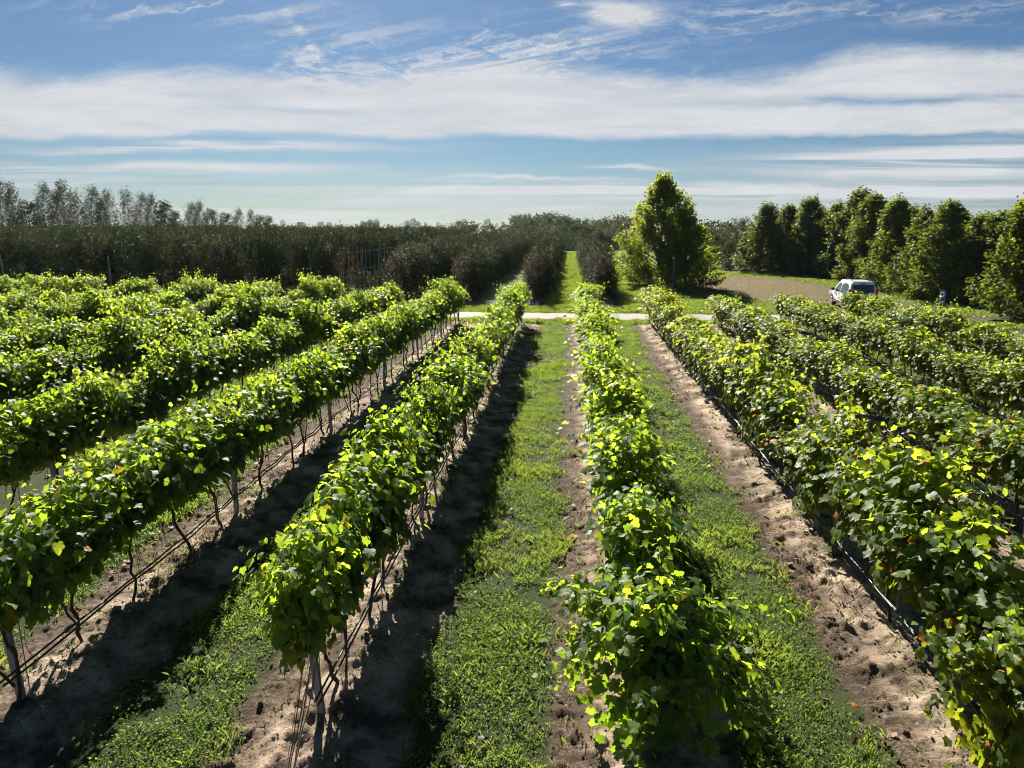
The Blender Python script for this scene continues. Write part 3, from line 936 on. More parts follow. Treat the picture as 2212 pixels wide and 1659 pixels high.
# ------------------------------------------------------------------ trees
def grow(seed, H, prof, base=0.1, branches=60, per=70, size=0.16, rise=0.35, trunk=0.10, tpl=DIAMOND, sig=0.28, mat=None, wind=0.0, tipup=0.0, lean=0.0, limbs=True):
    """trunk mesh and crown mesh; leaves sit in clusters round limbs that reach the outline prof(h)"""
    r = np.random.default_rng(seed)
    tb = MB()
    k = 9
    zz = np.linspace(-0.3, H * 0.96, k)
    wob = np.cumsum(r.normal(0, 0.012 * H, (k, 2)), axis=0) * np.linspace(0, 1, k)[:, None]
    axis = np.column_stack((wob[:, 0] + lean * zz, wob[:, 1], zz))
    tb.tube(axis, np.linspace(trunk, trunk * 0.12, k) * r.uniform(0.9, 1.1, k), 8)
    at = lambda h: np.array([np.interp(h, zz, axis[:, i]) for i in range(3)])
    P, T, N, Sz = [], [], [], []
    for b in range(branches):
        f = base + (1 - base) * ((b + r.random()) / branches) ** 0.9
        R0 = max(0.05, prof(f)) * H
        th = b * 2.399 + r.normal(0, 0.5)
        rr = R0 * r.uniform(0.55, 1.25)
        h1 = f * H
        h0 = max(0.12 * H * base / 0.1 * 0.6, h1 - rise * rr - 0.02 * H)
        p0 = at(h0)
        p1 = at(min(h1, H * 0.97)) * np.array((1, 1, 0)) + np.array((math.cos(th) * rr, math.sin(th) * rr, h1 + r.normal(0, 0.02) * H))
        mid = (p0 + p1) / 2 + np.array((0, 0, -0.08 * rr))
        if limbs and b % 2 == 0:
            tb.tube([p0, mid, p1], [trunk * 0.22, trunk * 0.14, trunk * 0.05], 4, cap=False)
        cnt = int(per * (0.35 + 0.65 * min(1.0, R0 / (0.25 * H))) * r.uniform(0.5, 1.4))
        u = r.random(cnt) ** 0.45 * 0.75 + 0.27
        u = u[:, None]
        c = (1 - u) ** 2 * p0 + 2 * u * (1 - u) * mid + u ** 2 * p1
        s = sig * H * 0.1
        c = c + r.normal(0, s, (cnt, 3)) * np.array((1, 1, 0.75)) * (1.15 - 0.6 * u)
        if tipup:
            c[:, 2] += tipup * r.random(cnt) ** 3 * H * 0.05
        o = np.array((math.cos(th), math.sin(th), 0.0))
        P.append(c)
        T.append(unit(o * 0.6 + r.normal(0, 0.6, (cnt, 3)) + np.array((wind, 0, -0.15))))
        N.append(unit(o * 0.35 + np.array((0, 0, 0.75)) + r.normal(0, 0.45, (cnt, 3))))
        Sz.append(r.uniform(0.6, 1.25, cnt) * size)
    mb = MB()
    P = np.concatenate(P)
    P[:, 2] = np.maximum(P[:, 2], 0.06)
    leaves(mb, P, np.concatenate(T), np.concatenate(N), np.concatenate(Sz), tpl)
    return tb.mesh('trunk', M['bark'], True), mb.mesh('crown', mat, False)


def tree(name, meshes, x, y, scale, label, group=None, cat='tree', rz=None, z=None, sxy=None):
    root = empty(name, (x, y, float(terrain(x, y)) - 0.02 if z is None else z), tr_.uniform(0, 6.28) if rz is None else rz)
    root.scale = (sxy or scale, sxy or scale, scale)
    tag(root, label, cat, group)
    put('trunk', meshes[0], root)
    put('crown', meshes[1], root)
    return root


tr_ = np.random.default_rng(77)
# orchard ------------------------------------------------
ap = lambda f: 0.33 * (1 - 0.45 * f) * (0.75 + 0.25 * min(1, f * 6)) if f < 0.93 else 0.08
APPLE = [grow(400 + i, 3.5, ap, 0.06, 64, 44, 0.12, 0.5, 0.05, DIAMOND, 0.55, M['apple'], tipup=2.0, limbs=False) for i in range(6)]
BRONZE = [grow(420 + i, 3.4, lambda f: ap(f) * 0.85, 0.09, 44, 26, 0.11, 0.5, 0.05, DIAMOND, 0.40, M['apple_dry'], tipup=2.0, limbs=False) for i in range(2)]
SHORT_Q = {2.35: 'row between the two grass lanes', -2.4: 'row just left of the long grass lane', -7.5: 'second row left of the long grass lane', -12.4: 'third row left of the long lane', -16.2: 'row with the bare trellis poles'}
pend = []                                      # (distance, P, Q, height scale, row text, index, first)
for Q, txt in SHORT_Q.items():
    p0 = {2.35: 50.5, -2.4: 48.6, -7.5: 49.6, -12.4: 50.4, -16.2: 50.4}[Q]
    for i in range(76):
        Pp = p0 + i * 1.25
        if Q == -16.2 and 1 <= i <= 13:
            continue
        pend.append((Pp, Q, 1.0, txt, i + 1, i == 0))
for j in range(24):
    Q = -19.8 - 3.3 * j
    p0 = 51.0 + 0.35 * j
    first = None
    for i in range(66):
        Pp = p0 + i * 1.3
        x, y = pq(Pp, Q)
        if not in_frame(x, y, 3, 1.08):
            continue
        pend.append((Pp, Q, 1.26, f"{nth(j + 1)} tall row left of the bare trellis", i + 1, False))
info = []
for Pp, Q, h, txt, i, first in pend:
    x, y = pq(Pp, Q)
    if in_frame(x, y, 3, 1.08):
        # front trees and those along the lanes show largest
        score = math.hypot(x, y) * (1.0 if i <= 6 or Q in (-2.4, 2.35) else 1.25)
        info.append((score, x, y, h, txt, i, first))
info.sort(key=lambda q: q[0])
for n_, (s_, x, y, h, txt, i, first) in enumerate(info[:290]):
    src = BRONZE[i % 2] if first or tr_.random() < 0.03 else APPLE[tr_.integers(6)]
    look = 'bronze tree' if first else 'apple tree'
    txt2 = txt
    tree('apple_tree', src, x + tr_.normal(0, 0.12), y, h * tr_.uniform(0.86, 1.12), f"{look} {nth(i)} from the road in the {txt2}"[:140], 'apple trees of the trellised orchard', sxy=h ** 0.3 * tr_.uniform(0.9, 1.12))
mb = MB()
bark_mb = MB()
BASE = []
for tm, cm in APPLE[:4]:
    v = np.empty(len(cm.vertices) * 3, np.float32)
    cm.vertices.foreach_get('co', v)
    BASE.append(v.reshape(-1, 4, 3))
for s_, x, y, h, txt, i, first in info[290:]:
    d = math.hypot(x, y)
    B = BASE[tr_.integers(len(BASE))]
    share = 0.8 if d < 85 else 0.5
    B = B[tr_.random(len(B)) < share]
    c = B[:, :1].copy()
    grow_by = 1.1 if d < 85 else 1.5
    B = c + (B - c) * grow_by
    a = tr_.uniform(0, 6.28)
    ca, sa = math.cos(a), math.sin(a)
    w, hh = h ** 0.3 * tr_.uniform(0.85, 1.12), h * tr_.uniform(0.86, 1.12)
    V = np.stack((x + w * (B[..., 0] * ca - B[..., 1] * sa), y + w * (B[..., 0] * sa + B[..., 1] * ca), hh * B[..., 2]), -1)
    f = np.arange(len(V)) * 4
    mb.add(V.reshape(-1, 3), np.concatenate((np.stack((f, f + 1, f + 2), 1), np.stack((f, f + 2, f + 3), 1))))
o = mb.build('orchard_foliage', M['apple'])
tag(o, 'mass of dark apple foliage filling the rear of the orchard', 'orchard', kind='stuff')

# orchard posts and the stretch of bare trellis
def pole(name, P, Q, h, label, group, mat='concrete', w=0.09, lean=0.0, x=None, y=None):
    if x is None:
        x, y = pq(P, Q)
    b = MB()
    b.tube([(0, 0, -0.3), (0, 0, h)], [w * 0.55, w * 0.5], 8)
    b.tube([(0, 0, h), (0, 0, h + 0.03)], [w * 0.58, w * 0.4], 8)
    o = b.build(name, M[mat], None, True)
    o.location = (x, y, 0)
    o.rotation_euler = (0, lean, 0)
    return tag(o, label, 'post', group)


for i, Pp in enumerate((49.6, 55.0, 60.4, 66.0)):
    pole('trellis_pole', Pp, -16.2, 3.45, f"grey concrete pole {nth(i + 1)} from the road in the bare orchard trellis", 'concrete poles of the orchard trellis', w=0.10)
sr = np.random.default_rng(5)
for i in range(13):
    Pp = 50.5 + i * 1.18
    o = MB().tube([(0, 0, 0), (sr.normal(0, 0.03), 0, 1.7), (sr.normal(0, 0.05), 0, 3.2 + sr.random() * 0.4)], [0.038, 0.032, 0.02], 6).build('bare_stake', M['stake'])
    o.location = (*pq(Pp, -16.2), 0)
    tag(o, f"thin bare stake {nth(i + 1)} from the road in the gap of the orchard trellis", 'stake', 'thin stakes of the bare trellis')
bw = empty('orchard_wire', (*pq(49.6, -16.2), 0))
tag(bw, 'wires strung between the bare concrete poles of the orchard', 'wire')
for z in (1.9, 3.25):
    e = np.array(pq(66.0, -16.2)) - np.array(pq(49.6, -16.2))
    MB().tube([(0, 0, z), (*(e * 0.5), z - 0.04), (*e, z)], 0.006, 4).build('strand', M['wire'], bw)
sb = MB()
for i in range(14):                       # low regrowth at the foot of the bare trellis
    pass
LOWSHRUB = grow(480, 1.7, lambda f: 0.42 * (1 - 0.6 * f), 0.05, 34, 26, 0.11, 0.6, 0.03, DIAMOND, 0.6, M['apple'], limbs=False)
for i in range(10):
    x, y = pq(51.8 + i * 1.5, -16.2 + sr.normal(0, 0.15))
    tree('young_apple_tree', LOWSHRUB, x, y, sr.uniform(0.8, 1.15), f"low young apple tree {nth(i + 1)} from the road under the bare trellis wires", 'young apple trees under the bare trellis')
for i, (px_, py_, h, lab) in enumerate(((20, 640, 3.2, 'slanting grey post at the far left end of the orchard front'), (243, 640, 2.9, 'grey post between tall apple trees behind the vines'), (674, 640, 3.5, 'grey post at the orchard front left of the bare trellis'), (1148, 656, 0.9, 'short white marker post at the foot of the lane row'))):
    D = 8173 / (py_ - 487)
    pole('orchard_post', 0, 0, h, lab, None, 'concrete', 0.12, -0.09 if i == 0 else 0.0, (px_ - 1106) / 1534 * D, (D - 1.134) / 0.976)
# white bent guard tube at the second row
D = 8173 / (650 - 487)
gx_, gy_ = (1002 - 1106) / 1534 * D, (D - 1.134) / 0.976
o = MB().tube([(0, 0, 0), (0.02, 0, 0.5), (0.10, 0, 0.85), (0.2, 0, 1.0)], 0.06, 8).build('bent_pipe', plain('white_plastic', (0.7, 0.7, 0.68), 0.5), None, True)
o.location = (gx_, gy_, 0)
tag(o, 'white bent plastic pipe standing at the orchard edge by the road', 'pipe')

# big broad tree beside the parking place -------------------
def px(x, y):
    D = 8173 / (y - 487)
    return (x - 1106) / 1534 * D, (D - 1.134) / 0.976


cone = lambda f: 0.40 * (1 - f) ** 0.72 * (0.72 + 0.28 * min(1, f * 5)) + 0.02
bx, by = px(1416, 618)
BIG = grow(500, 9.6, lambda f: 0.50 * (1 - f) ** 0.68 * (0.78 + 0.22 * min(1, f * 4)) + 0.015, 0.05, 300, 120, 0.17, 0.7, 0.20, MAPLE, 0.26, M['tree'], tipup=1.6, lean=0.06)
tree('broadleaf_tree', BIG, bx, by, 0.94, 'tall bushy green tree with pointed top standing by the clearing', rz=0.0, sxy=1.0)
SIDE = grow(501, 5.9, lambda f: 0.50 * (1 - f) ** 0.5 * (0.85 + 0.15 * min(1, f * 5)) + 0.01, 0.05, 110, 76, 0.19, 0.6, 0.12, MAPLE, 0.34, M['tree'])
tree('broadleaf_tree', SIDE, bx + 2.3, by - 1.2, 1.0, 'lower rounded green tree leaning against the right of the tall bushy one', rz=2.0)
pole('lane_post', 0, 0, 2.75, 'tall thin grey post standing in front of the big bushy tree', None, 'concrete', 0.12, 0.03, *px(1452, 632))
BRIGHT = grow(510, 2.4, lambda f: 0.5 * (1 - f) ** 0.5 + 0.02, 0.05, 40, 50, 0.16, 0.3, 0.05, MAPLE, 0.7, M['vine'])
x, y = px(1524, 590)
tree('climbing_vine', BRIGHT, x, y, 1.0, 'bright green vine bush at the far end of the clearing', cat='bush', sxy=1.15)

# tree line along the right of the clearing ------------------
TALL = [grow(520 + i, 7.2, lambda f: 0.30 * (1 - f) ** 0.60 * (0.8 + 0.2 * min(1, f * 6)) + 0.014, 0.04, 160, 110, 0.155, 0.8, 0.14, MAPLE, 0.30, M['tree_mid'] if i % 2 == 0 else M['tree_dark'], tipup=1.2) for i in range(4)]
line = [  # x and y of the top, y of the foot, in picture rows; which mesh; what it looks like
    (1638, 450, 589, 1, 'first slim dark tree at the far end of the line beyond the clearing'),
    (1693, 452, 588, 0, 'second tree from the far end of the line, lighter green and slim'),
    (1743, 439, 594, 1, 'third tree from the far end, pointed and dark, behind the clearing'),
    (1786, 470, 596, 0, 'low light green tree filling in before the tallest line tree'),
    (1829, 424, 602, 1, 'tallest round-topped dark tree of the line behind the van'),
    (1876, 433, 610, 0, 'pointed tree directly behind the parked van'),
    (1934, 441, 628, 2, 'broad green tree just right of the parked van'),
    (1985, 462, 640, 3, 'dark tree filling the gap before the blue sign'),
    (2030, 449, 652, 0, 'large green tree standing behind the blue parking sign'),
    (2095, 478, 650, 3, 'dark tree set back behind the sign at the path'),
    (2150, 470, 655, 1, 'dark tree right of the path, second from the frame edge'),
    (2214, 440, 690, 2, 'near green tree cut by the right frame edge'),
    (2290, 450, 700, 1, 'dark tree just beyond the right frame edge'),
    (1664, 470, 584, 3, 'dark tree behind the first two slim ones of the line'),
    (1718, 462, 586, 2, 'tree half hidden between the second and third of the line'),
    (1768, 458, 588, 3, 'dark tree half hidden behind the low light green one'),
    (1806, 448, 592, 2, 'tree half hidden just left of the tallest line tree'),
    (1854, 450, 598, 1, 'dark tree half hidden between the tallest and the pointed one'),
    (1906, 455, 606, 3, 'dark tree half hidden behind the van and the broad tree'),
    (1962, 458, 616, 1, 'dark tree half hidden behind the broad green tree'),
    (2062, 466, 628, 3, 'dark tree half hidden to the right of the sign tree'),
    (2120, 474, 634, 1, 'dark tree at the back of the path right of the sign'),
    (2180, 470, 648, 3, 'dark tree half hidden behind the near tree at the frame edge'),
]
for tx, ty, fy, mi_, lab in line:
    x, y = px(tx, fy)
    hgt = (fy - ty) / (fy - 487) * CAM_H * 1.03
    tree('roadside_tree', TALL[mi_], x, y, hgt / 7.2, lab, 'tree line beside the clearing', sxy=hgt / 7.2 * tr_.uniform(1.1, 1.35))
WILLOW = grow(540, 6.0, lambda f: 0.42 * math.sqrt(max(0.02, 1 - (1.6 * f - 0.7) ** 2)) , 0.1, 80, 55, 0.2, 0.5, 0.12, DIAMOND, 0.5, M['poplar'], wind=0.3)
SHRUB = grow(541, 4.0, lambda f: 0.5 * math.sqrt(max(0.02, 1 - f ** 2)), 0.05, 70, 60, 0.17, 0.5, 0.08, DIAMOND, 0.5, M['wood_far'])
for tx, ty, fy, msh, H0, lab in ((1600, 472, 571, WILLOW, 6.0, 'pale feathery willow behind the far end of the clearing'), (1550, 505, 578, SHRUB, 4.0, 'dark rounded bush left of the pale willow'), (1575, 520, 583, SHRUB, 4.0, 'dark bush right beside the bright vine bush'), (1620, 525, 586, SHRUB, 4.0, 'dark bush at the foot of the first line trees')):
    x, y = px(tx, fy)
    hgt = (fy - ty) / (fy - 487) * CAM_H
    tree('willow' if msh is WILLOW else 'bush', msh, x, y, hgt / H0, lab, cat='tree' if msh is WILLOW else 'bush')

# grey windblown trees behind the orchard at the left -------------
slim = lambda f: 0.17 * math.sqrt(max(0.0, math.sin(math.pi * min(1, 0.12 + 0.88 * f)))) * (1.1 - 0.5 * f) + 0.01
POP = [grow(560 + i, 12.0, slim, 0.05, 150, 42, 0.26, 1.6, 0.12, DIAMOND, 0.34, M['poplar'], wind=1.3, tipup=1.5, lean=0.02) for i in range(4)]
DARKP = grow(570, 9.0, lambda f: 0.26 * (1 - f) ** 0.5 + 0.02, 0.1, 80, 50, 0.3, 0.5, 0.15, DIAMOND, 0.5, M['wood_far'])
left = [(-60, 400, 0), (8, 398, 0), (42, 405, 0), (72, 438, 1), (100, 404, 0), (128, 418, 0), (152, 401, 0), (178, 422, 0), (203, 411, 0), (222, 432, 0), (248, 419, 0), (288, 417, 0), (308, 424, 0), (331, 425, 0), (366, 438, 1), (386, 458, 1), (413, 443, 0), (432, 440, 0), (460, 454, 1), (492, 462, 1), (514, 455, 0), (544, 456, 0), (566, 466, 1), (585, 468, 1)]
for i, (tx, ty, dk) in enumerate(left):
    Dd = 136 + 12 * tr_.random()
    x, y = (tx - 1106) / 1534 * Dd, (Dd - 1.134) / 0.976
    g = float(terrain(x, y))
    h = CAM_H + (487 - ty) / 1534 * Dd * 1.02 - g
    msh, H0 = (DARKP, 9.0) if dk else (POP[i % 4], 12.0)
    kind_ = 'dark leafy tree' if dk else 'grey windblown poplar'
    tree('poplar_tree' if not dk else 'dark_tree', msh, x, y, h / H0, f"{kind_} behind the orchard, {nth(i) if i else 'outermost'} from the left frame edge", 'trees behind the orchard at left', rz=tr_.normal(0, 0.3), sxy=h / H0 * tr_.uniform(0.9, 1.2))

# woods and trees of the valley ------------------------------------
crown = lambda f: 0.36 * math.sqrt(max(0.03, 1 - (1.7 * f - 0.75) ** 2))
FAR = [grow(600 + i, 10.0, crown, 0.12, 46, 24, 0.62, 0.5, 0.2, DIAMOND, 0.75, M['wood_far'], limbs=False) for i in range(5)]
wood = []
for i in range(26):                       # tree belt right behind the orchard
    tx = 925 + i * 15 + tr_.normal(0, 4)
    wood.append((tx, 492 - 6 * math.exp(-((tx - 1010) / 60) ** 2) + tr_.normal(0, 3) - (6 if tx > 1180 else 0), 178 + 14 * tr_.random(), 'bushy tree of the belt at the end of the orchard'))
for i in range(16):                       # trees that close the lane
    tx = 1195 + i * 12 + tr_.normal(0, 3)
    wood.append((tx, 503 + tr_.normal(0, 5), 152 + 10 * tr_.random(), 'dark tree closing the end of the grass lane'))
for i in range(34):                       # higher wood
    tx = 1118 + i * 7.5 + tr_.normal(0, 4)
    wood.append((tx, 473 - 5 * math.sin((tx - 1120) / 38) + tr_.normal(0, 4), 300 + 60 * tr_.random(), 'dark tree of the wood on the far slope'))
for i in range(24):
    tx = 600 + i * 23 + tr_.normal(0, 9)
    wood.append((tx, 481 + tr_.normal(0, 3), 900 + 350 * tr_.random(), 'bluish tree on the far horizon'))
for tx, ty in ((785, 478), (800, 475), (815, 479), (880, 477), (893, 473), (905, 479), (840, 484), (1003, 474), (1052, 474), (1130, 468), (1140, 465), (648, 480), (712, 480)):
    wood.append((tx, ty, 620 + 80 * tr_.random(), 'bluish tree on the far horizon'))
for i in range(30):
    tx = 1490 + i * 26 + tr_.normal(0, 6)
    wood.append((tx, 484 + tr_.normal(0, 3), 210 + 70 * tr_.random(), 'distant tree seen behind the line of roadside trees'))
for i in range(8):
    tx = 1496 + i * 14
    wood.append((tx, 497 + tr_.normal(0, 3), 125 + 8 * tr_.random(), 'bushy tree beyond the clearing'))
for i, (tx, ty, Dd, lab) in enumerate(wood):
    x, y = (tx - 1106) / 1534 * Dd, (Dd - 1.134) / 0.976
    g = float(terrain(x, y))
    h = max(3.0, CAM_H + (487 - ty) / 1534 * Dd - g)
    tree('valley_tree', FAR[i % 5], x, y, h / 10.0, lab, lab.replace('tree', 'trees', 1), sxy=h / 10.0 * tr_.uniform(0.95, 1.35))

# farm buildings far away -------------------------------------------
def house(x, y, L, Wd, Hh, roof_h, wall, roof, label, rz, chimney=True):
    root = empty('farmhouse', (x, y, float(terrain(x, y)) - 0.2), rz)
    tag(root, label, 'house', 'distant farm buildings')
    b = MB().box(0, 0, Hh / 2, L, Wd, Hh)
    b.add([(-L / 2, -Wd / 2, Hh), (-L / 2, Wd / 2, Hh), (-L / 2, 0, Hh + roof_h), (L / 2, -Wd / 2, Hh), (L / 2, Wd / 2, Hh), (L / 2, 0, Hh + roof_h)], [(0, 2, 1), (3, 4, 5)])
    b.build('wall', wall, root)
    e = 0.4
    sl = roof_h / (Wd / 2)
    z0 = Hh - e * sl + 0.05
    V = [(sx * (L / 2 + e), sy * (Wd / 2 + e), z0 + dz) for sx in (-1, 1) for sy in (-1, 1) for dz in (0, 0.2)] + [(sx * (L / 2 + e), 0, Hh + roof_h + 0.05 + dz) for sx in (-1, 1) for dz in (0, 0.2)]
    F = [(1, 5, 11, 9), (3, 9, 11, 7), (0, 8, 10, 4), (2, 6, 10, 8), (0, 1, 9, 8), (8, 9, 3, 2), (4, 10, 11, 5), (10, 6, 7, 11), (0, 4, 5, 1), (2, 3, 7, 6)]
    rf = MB().add(V, F).build('roof', roof, root)
    if chimney:
        MB().box(L * 0.2, 0.3, Hh + roof_h + 0.4, 0.7, 0.7, 1.6).build('chimney', M['concrete'], rf)
    for i in (-1, 0, 1):
        MB().box(i * L * 0.3, -Wd / 2 - 0.02, Hh * 0.55, 1.2, 0.06, 1.3).build('window', M['pane'], root)
    return root


M['pane'] = plain('dark_pane', (0.03, 0.04, 0.05), 0.1)
white, teal, redr, grey = plain('render_white', (0.72, 0.72, 0.70), 0.8), plain('roof_teal', (0.18, 0.34, 0.38), 0.5), plain('roof_red', (0.30, 0.12, 0.08), 0.7), plain('roof_grey', (0.22, 0.23, 0.25), 0.6)
for tx, Dd, L, Wd, Hh, rh, wl, rfm, lab, rz in (
        (875, 690, 11, 8, 2.6, 2.4, white, teal, 'pale house with teal roof on the far field edge', 0.2),
        (798, 720, 13, 9, 3.2, 3.6, white, teal, 'small pale house among trees left of the teal one', 0.9),
        (1014, 760, 16, 9, 4.2, 1.6, white, white, 'long white farm building shining on the horizon', 0.1),
        (806, 560, 34, 7, 1.6, 1.4, white, white, 'low white greenhouse tunnel on the far field', 0.6),
        (899, 430, 11, 8, 3.2, 3.4, white, grey, 'dark roofed house with chimney behind the orchard', 0.5),
        (1055, 420, 18, 8, 4.0, 1.6, white, grey, 'low grey roofed shed behind the orchard belt', -0.1),
        (1188, 470, 10, 8, 4.5, 3.4, teal, grey, 'small blue house hidden in the far wood', 0.3),
        (1385, 330, 9, 7, 5.0, 2.6, white, redr, 'red roofed house peeping out of the wood', -0.4)):
    house((tx - 1106) / 1534 * Dd, (Dd - 1.134) / 0.976, L, Wd, Hh, rh, wl, rfm, lab, rz)

# ------------------------------------------------------------------ the parked van
def van(x, y, heading):
    paint = plain('van_paint_white', (0.78, 0.80, 0.83), 0.28, coat=0.6)
    black = plain('van_plastic', (0.020, 0.020, 0.022), 0.55)
    tyre = plain('van_rubber', (0.018, 0.018, 0.018), 0.85)
    rim = plain('van_alloy', (0.55, 0.56, 0.58), 0.35, 0.8)
    glass = plain('van_glass', (0.012, 0.018, 0.022), 0.04, spec=0.9)
    red = plain('lamp_red', (0.42, 0.012, 0.012), 0.2, coat=0.5)
    clear = plain('lamp_clear', (0.75, 0.72, 0.70), 0.2, coat=0.5)
    greym = plain('emblem_grey', (0.30, 0.32, 0.35), 0.4, 0.5)
    blue = plain('plate_blue', (0.02, 0.06, 0.35), 0.5)
    root = empty('parked_van', (x, y, 0.0), -heading)
    tag(root, 'white compact van with rear windows parked at the edge of the clearing', 'van')
    # stations: y, roof height, half width low, half width at belt, half width at roof
    st = [(-0.76, 1.70, 0.74, 0.80, 0.62), (-0.70, 1.76, 0.79, 0.85, 0.66), (-0.45, 1.795, 0.81, 0.875, 0.68), (0.2, 1.81, 0.82, 0.88, 0.69), (1.2, 1.81, 0.82, 0.88, 0.69), (1.75, 1.77, 0.82, 0.88, 0.68),
          (2.05, 1.66, 0.82, 0.88, 0.68), (2.5, 1.36, 0.82, 0.875, 0.72), (2.82, 1.12, 0.82, 0.87, 0.76), (3.15, 1.05, 0.81, 0.86, 0.74), (3.42, 0.95, 0.77, 0.81, 0.68), (3.54, 0.80, 0.68, 0.72, 0.58), (3.57, 0.62, 0.6, 0.62, 0.5)]

    def section(yy, zt, wb, w, wt):
        zb = 0.24
        belt = min(1.04, zt - 0.10)
        half = [(wb - 0.06, zb), (wb, zb + 0.05), (w, min(0.55, belt * 0.6)), (w, belt * 0.86), (w - 0.02, belt), (wt + (w - 0.02 - wt) * 0.45, belt + (zt - 0.10 - belt) * 0.55), (wt, zt - 0.09), (wt - 0.05, zt - 0.035), (wt * 0.6, zt - 0.005), (0, zt)]
        sh = lambda z: (0.16 * max(0, z - 1.0) / 0.75) if yy < -0.5 else 0.0
        return [(a, yy + sh(z), z) for a, z in half] + [(-a, yy + sh(z), z) for a, z in half[-2::-1]]
    secs = [section(*s) for s in st]
    n = len(secs[0])
    F = [(i * n + j, (i + 1) * n + j, (i + 1) * n + (j + 1) % n, i * n + (j + 1) % n) for i in range(len(secs) - 1) for j in range(n)]
    b = MB().add([p for s in secs for p in s], F)
    for s, rev in ((secs[0], False), (secs[-1], True)):
        c = np.mean(s, axis=0)
        tri = [(n, (j + 1) % n, j) if rev else (n, j, (j + 1) % n) for j in range(n)]
        b.add(list(s) + [c], tri)
    body = b.build('body', paint, root, False)
    bev = body.modifiers.new('edge', 'BEVEL')
    bev.width, bev.segments, bev.limit_method = 0.03, 2, 'ANGLE'
    bev.angle_limit = R(25)

    def side_x(yy, z):
        ys = [s[0] for s in st]
        zt, w, wt = (np.interp(yy, ys, [s[k] for s in st]) for k in (1, 3, 4))
        belt = min(1.04, zt - 0.10)
        if z <= belt:
            return w
        f = (z - belt) / max(0.05, zt - 0.09 - belt)
        return np.interp(f, [0, 0.55, 1], [w - 0.02, wt + (w - 0.02 - wt) * 0.45, wt])
    quarter = [(-0.36, 1.10), (-0.10, 1.02), (0.25, 1.00), (1.02, 1.00), (1.00, 1.52), (0.6, 1.60), (0.1, 1.61), (-0.18, 1.56), (-0.40, 1.40), (-0.44, 1.25)]
    front = [(1.16, 1.00), (1.90, 1.01), (2.42, 1.06), (2.28, 1.18), (1.98, 1.44), (1.70, 1.57), (1.14, 1.55)]
    for s in (-1, 1):
        for nm, poly in (('window', quarter), ('window', front)):
            c = np.mean(poly, axis=0)
            V = [(s * (side_x(yy, z) + 0.008), yy, z) for yy, z in poly] + [(s * (side_x(c[0], c[1]) + 0.012), *c)]
            k = len(poly)
            MB().add(V, [(k, i, (i + 1) % k) if s > 0 else (k, (i + 1) % k, i) for i in range(k)]).build(nm, glass, root)
        # door gaps, handle, sill, mirror
        MB().box(s * 0.884, 1.08, 0.70, 0.006, 0.012, 0.62).build('door_gap', black, root)
        MB().box(s * 0.886, 2.28, 0.74, 0.006, 0.012, 0.52).build('door_gap', black, root)
        MB().box(s * 0.895, 1.26, 0.90, 0.03, 0.16, 0.035).build('door_handle', black, root)
        MB().box(s * 0.868, 1.40, 0.36, 0.06, 1.95, 0.15).build('sill', black, root)
        mi_ = MB().box(s * 1.00, 2.22, 1.10, 0.20, 0.12, 0.19).build('mirror', black, root)
        mb_ = mi_.modifiers.new('edge', 'BEVEL')
        mb_.width, mb_.segments = 0.04, 2
        # rear corner lamps with a pale middle
        lp = MB().box(s * 0.795, -0.725, 1.00, 0.13, 0.16, 0.62).build('tail_lamp', red, root)
        lb = lp.modifiers.new('edge', 'BEVEL')
        lb.width, lb.segments = 0.03, 2
        MB().box(s * 0.80, -0.735, 0.98, 0.132, 0.15, 0.15).build('lens', clear, lp)
        MB().box(s * 0.83, 3.30, 0.80, 0.14, 0.30, 0.20).build('headlight', clear, root)
        for yy in (0.0, 2.81):
            w = empty('wheel', (0, 0, 0))
            w.parent = root
            MB().disc((s * 0.76, yy, 0.35), (1, 0, 0), 0.385, 0.252, 28).build('arch', black, w, False)
            MB().disc((s * 0.80, yy, 0.315), (1, 0, 0), 0.315, 0.19, 30).build('tyre', tyre, w, False)
            r_ = MB().disc((s * 0.893, yy, 0.315), (1, 0, 0), 0.075, 0.02, 14)
            ring = [(s * 0.896, yy + 0.2 * math.cos(q), 0.315 + 0.2 * math.sin(q)) for q in np.linspace(0, 2 * np.pi, 25)]
            r_.tube(ring, 0.016, 6, cap=False)
            for q in np.linspace(0, 2 * np.pi, 8)[:-1]:
                r_.tube([(s * 0.90, yy, 0.315), (s * 0.897, yy + 0.2 * math.cos(q), 0.315 + 0.2 * math.sin(q))], [0.035, 0.026], 5)
            r_.build('rim', rim, w, True)
    yr = lambda z: -0.76 + 0.16 * max(0, z - 1.0) / 0.75
    rw = [(-0.66, 1.16), (-0.55, 1.07), (-0.3, 1.05), (0.3, 1.05), (0.55, 1.07), (0.66, 1.16), (0.62, 1.58), (0.0, 1.62), (-0.62, 1.58)]
    k = len(rw)
    V = [(a, yr(z) - 0.012, z) for a, z in rw] + [(0, yr(1.3) - 0.012, 1.3)]
    MB().add(V, [(k, (i + 1) % k, i)[::-1] for i in range(k)]).build('rear_window', glass, root)
    MB().box(0, yr(1.665) - 0.01, 1.665, 0.22, 0.03, 0.03).build('brake_lamp', black, root)
    bm = MB().box(0, -0.74, 0.42, 1.60, 0.20, 0.36).build('rear_bumper', black, root)
    q_ = bm.modifiers.new('edge', 'BEVEL')
    q_.width, q_.segments = 0.06, 3
    for s in (-1, 1):
        MB().box(s * 0.85, -0.50, 0.45, 0.075, 0.32, 0.36).build('bumper_corner', black, root)
    MB().box(0, -0.785, 0.60, 1.30, 0.05, 0.40).build('tailgate', paint, root)
    MB().box(0, -0.815, 0.80, 0.95, 0.04, 0.05).build('grip', black, root)
    pl = MB().box(-0.16, -0.814, 0.69, 0.52, 0.012, 0.115).build('number_plate', clear, root)
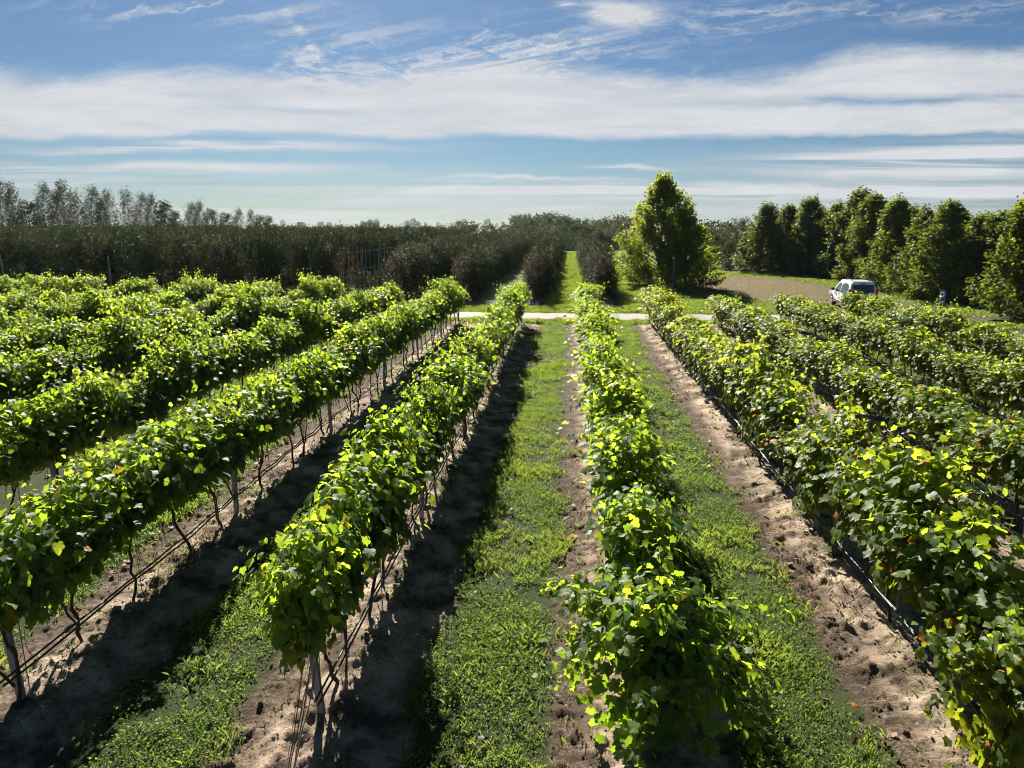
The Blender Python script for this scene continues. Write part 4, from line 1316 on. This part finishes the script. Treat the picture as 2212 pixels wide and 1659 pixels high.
    MB().box(-0.395, -0.823, 0.69, 0.045, 0.010, 0.10).build('plate_strip', blue, pl)
    for s in (-1, 1):
        MB().disc((s * 0.26, -0.766, 0.925), (0, 1, 0), 0.075, 0.014, 20).build('emblem', greym, root)
        MB().box(s * 0.50, -0.766, 0.925, 0.17, 0.010, 0.022).build('script_bar', greym, root)
    MB().box(0, -0.772, 0.90, 0.008, 0.012, 0.3).build('door_gap', black, root)
    for yy in (-0.25, 1.0):
        rb = MB().box(0, yy, 1.905, 1.22, 0.05, 0.025)
        for s in (-1, 1):
            rb.box(s * 0.58, yy, 1.845, 0.05, 0.06, 0.10)
        rb.build('roof_bar', black, root)
    return root


vx, vy = px(1825, 669)
van(vx + 0.85, vy + 0.1, R(9.5))

# ------------------------------------------------------------------ parking sign
sx_, sy_ = px(2026, 690)
sign = empty('parking_sign', (sx_, sy_, 0.0), R(38))
tag(sign, 'blue parking sign with a white letter P on a thin dark pole', 'sign')
MB().tube([(0, 0.04, -0.3), (0.0, 0.04, 1.5)], 0.03, 8).build('pole', M['hose'], sign, True)
H0 = 0.92
sp_ = put('panel', None, sign)
bd = MB().box(0, 0, H0 + 0.36, 0.52, 0.03, 0.74)
panel = bd.build('board', plain('sign_blue', (0.012, 0.035, 0.26), 0.35), sign)
bpy.data.objects.remove(sp_)
whitep = plain('sign_white', (0.75, 0.78, 0.82), 0.4)
fr_ = MB()
for cx, cz, w, h in ((0, H0 + 0.725, 0.50, 0.012), (0, H0 - 0.005, 0.50, 0.012), (-0.252, H0 + 0.36, 0.012, 0.74), (0.252, H0 + 0.36, 0.012, 0.74)):
    fr_.box(cx, -0.016, cz, w, 0.006, h)
fr_.build('rim', M['zinc'], panel)
pm = MB()
pm.box(-0.10, -0.018, H0 + 0.40, 0.075, 0.006, 0.50)
th = np.linspace(-np.pi / 2, np.pi / 2, 13)
outer = np.column_stack((0.03 + 0.14 * np.cos(th), H0 + 0.50 + 0.15 * np.sin(th)))
inner = np.column_stack((0.03 + 0.065 * np.cos(th), H0 + 0.50 + 0.08 * np.sin(th)))
outer = np.vstack(([-0.0625, H0 + 0.35], outer, [-0.0625, H0 + 0.65]))
inner = np.vstack(([-0.0625, H0 + 0.42], inner, [-0.0625, H0 + 0.58]))
V = [(a, -0.021, b) for a, b in outer] + [(a, -0.021, b) for a, b in inner]
k = len(outer)
pm.add(V, [(i, i + 1, k + i + 1, k + i) for i in range(k - 1)])
pm.build('letter', whitep, panel)
am = MB()
am.box(0.15, -0.018, H0 + 0.09, 0.10, 0.006, 0.04)
am.add([(0.04, -0.021, H0 + 0.09), (0.11, -0.021, H0 + 0.03), (0.11, -0.021, H0 + 0.15)], [(0, 1, 2)])
am.build('arrow', whitep, panel)
sign.rotation_euler = (0, R(4), R(-80))

# ------------------------------------------------------------------ air
hz = MB().box(0, 0, 8.0, 7960, 7960, 40).build('haze', None)
hz['kind'] = 'stuff'
hm, hn, ho = material('haze_air')
vol = hn.new('ShaderNodeVolumePrincipled')
vol.inputs['Color'].default_value = (0.70, 0.84, 1.0, 1)
vol.inputs['Density'].default_value = 0.00008
vol.inputs['Anisotropy'].default_value = 0.0
hn.put(ho.inputs['Volume'], vol.outputs[0])
hz.data.materials.clear()
hz.data.materials.append(hm)

# ------------------------------------------------------------------ render settings
cy = sc.cycles
cy.max_bounces = 7
cy.diffuse_bounces = 2
cy.glossy_bounces = 2
cy.transmission_bounces = 5
cy.volume_bounces = 0
cy.use_denoising = True
cy.filter_width = 1.0
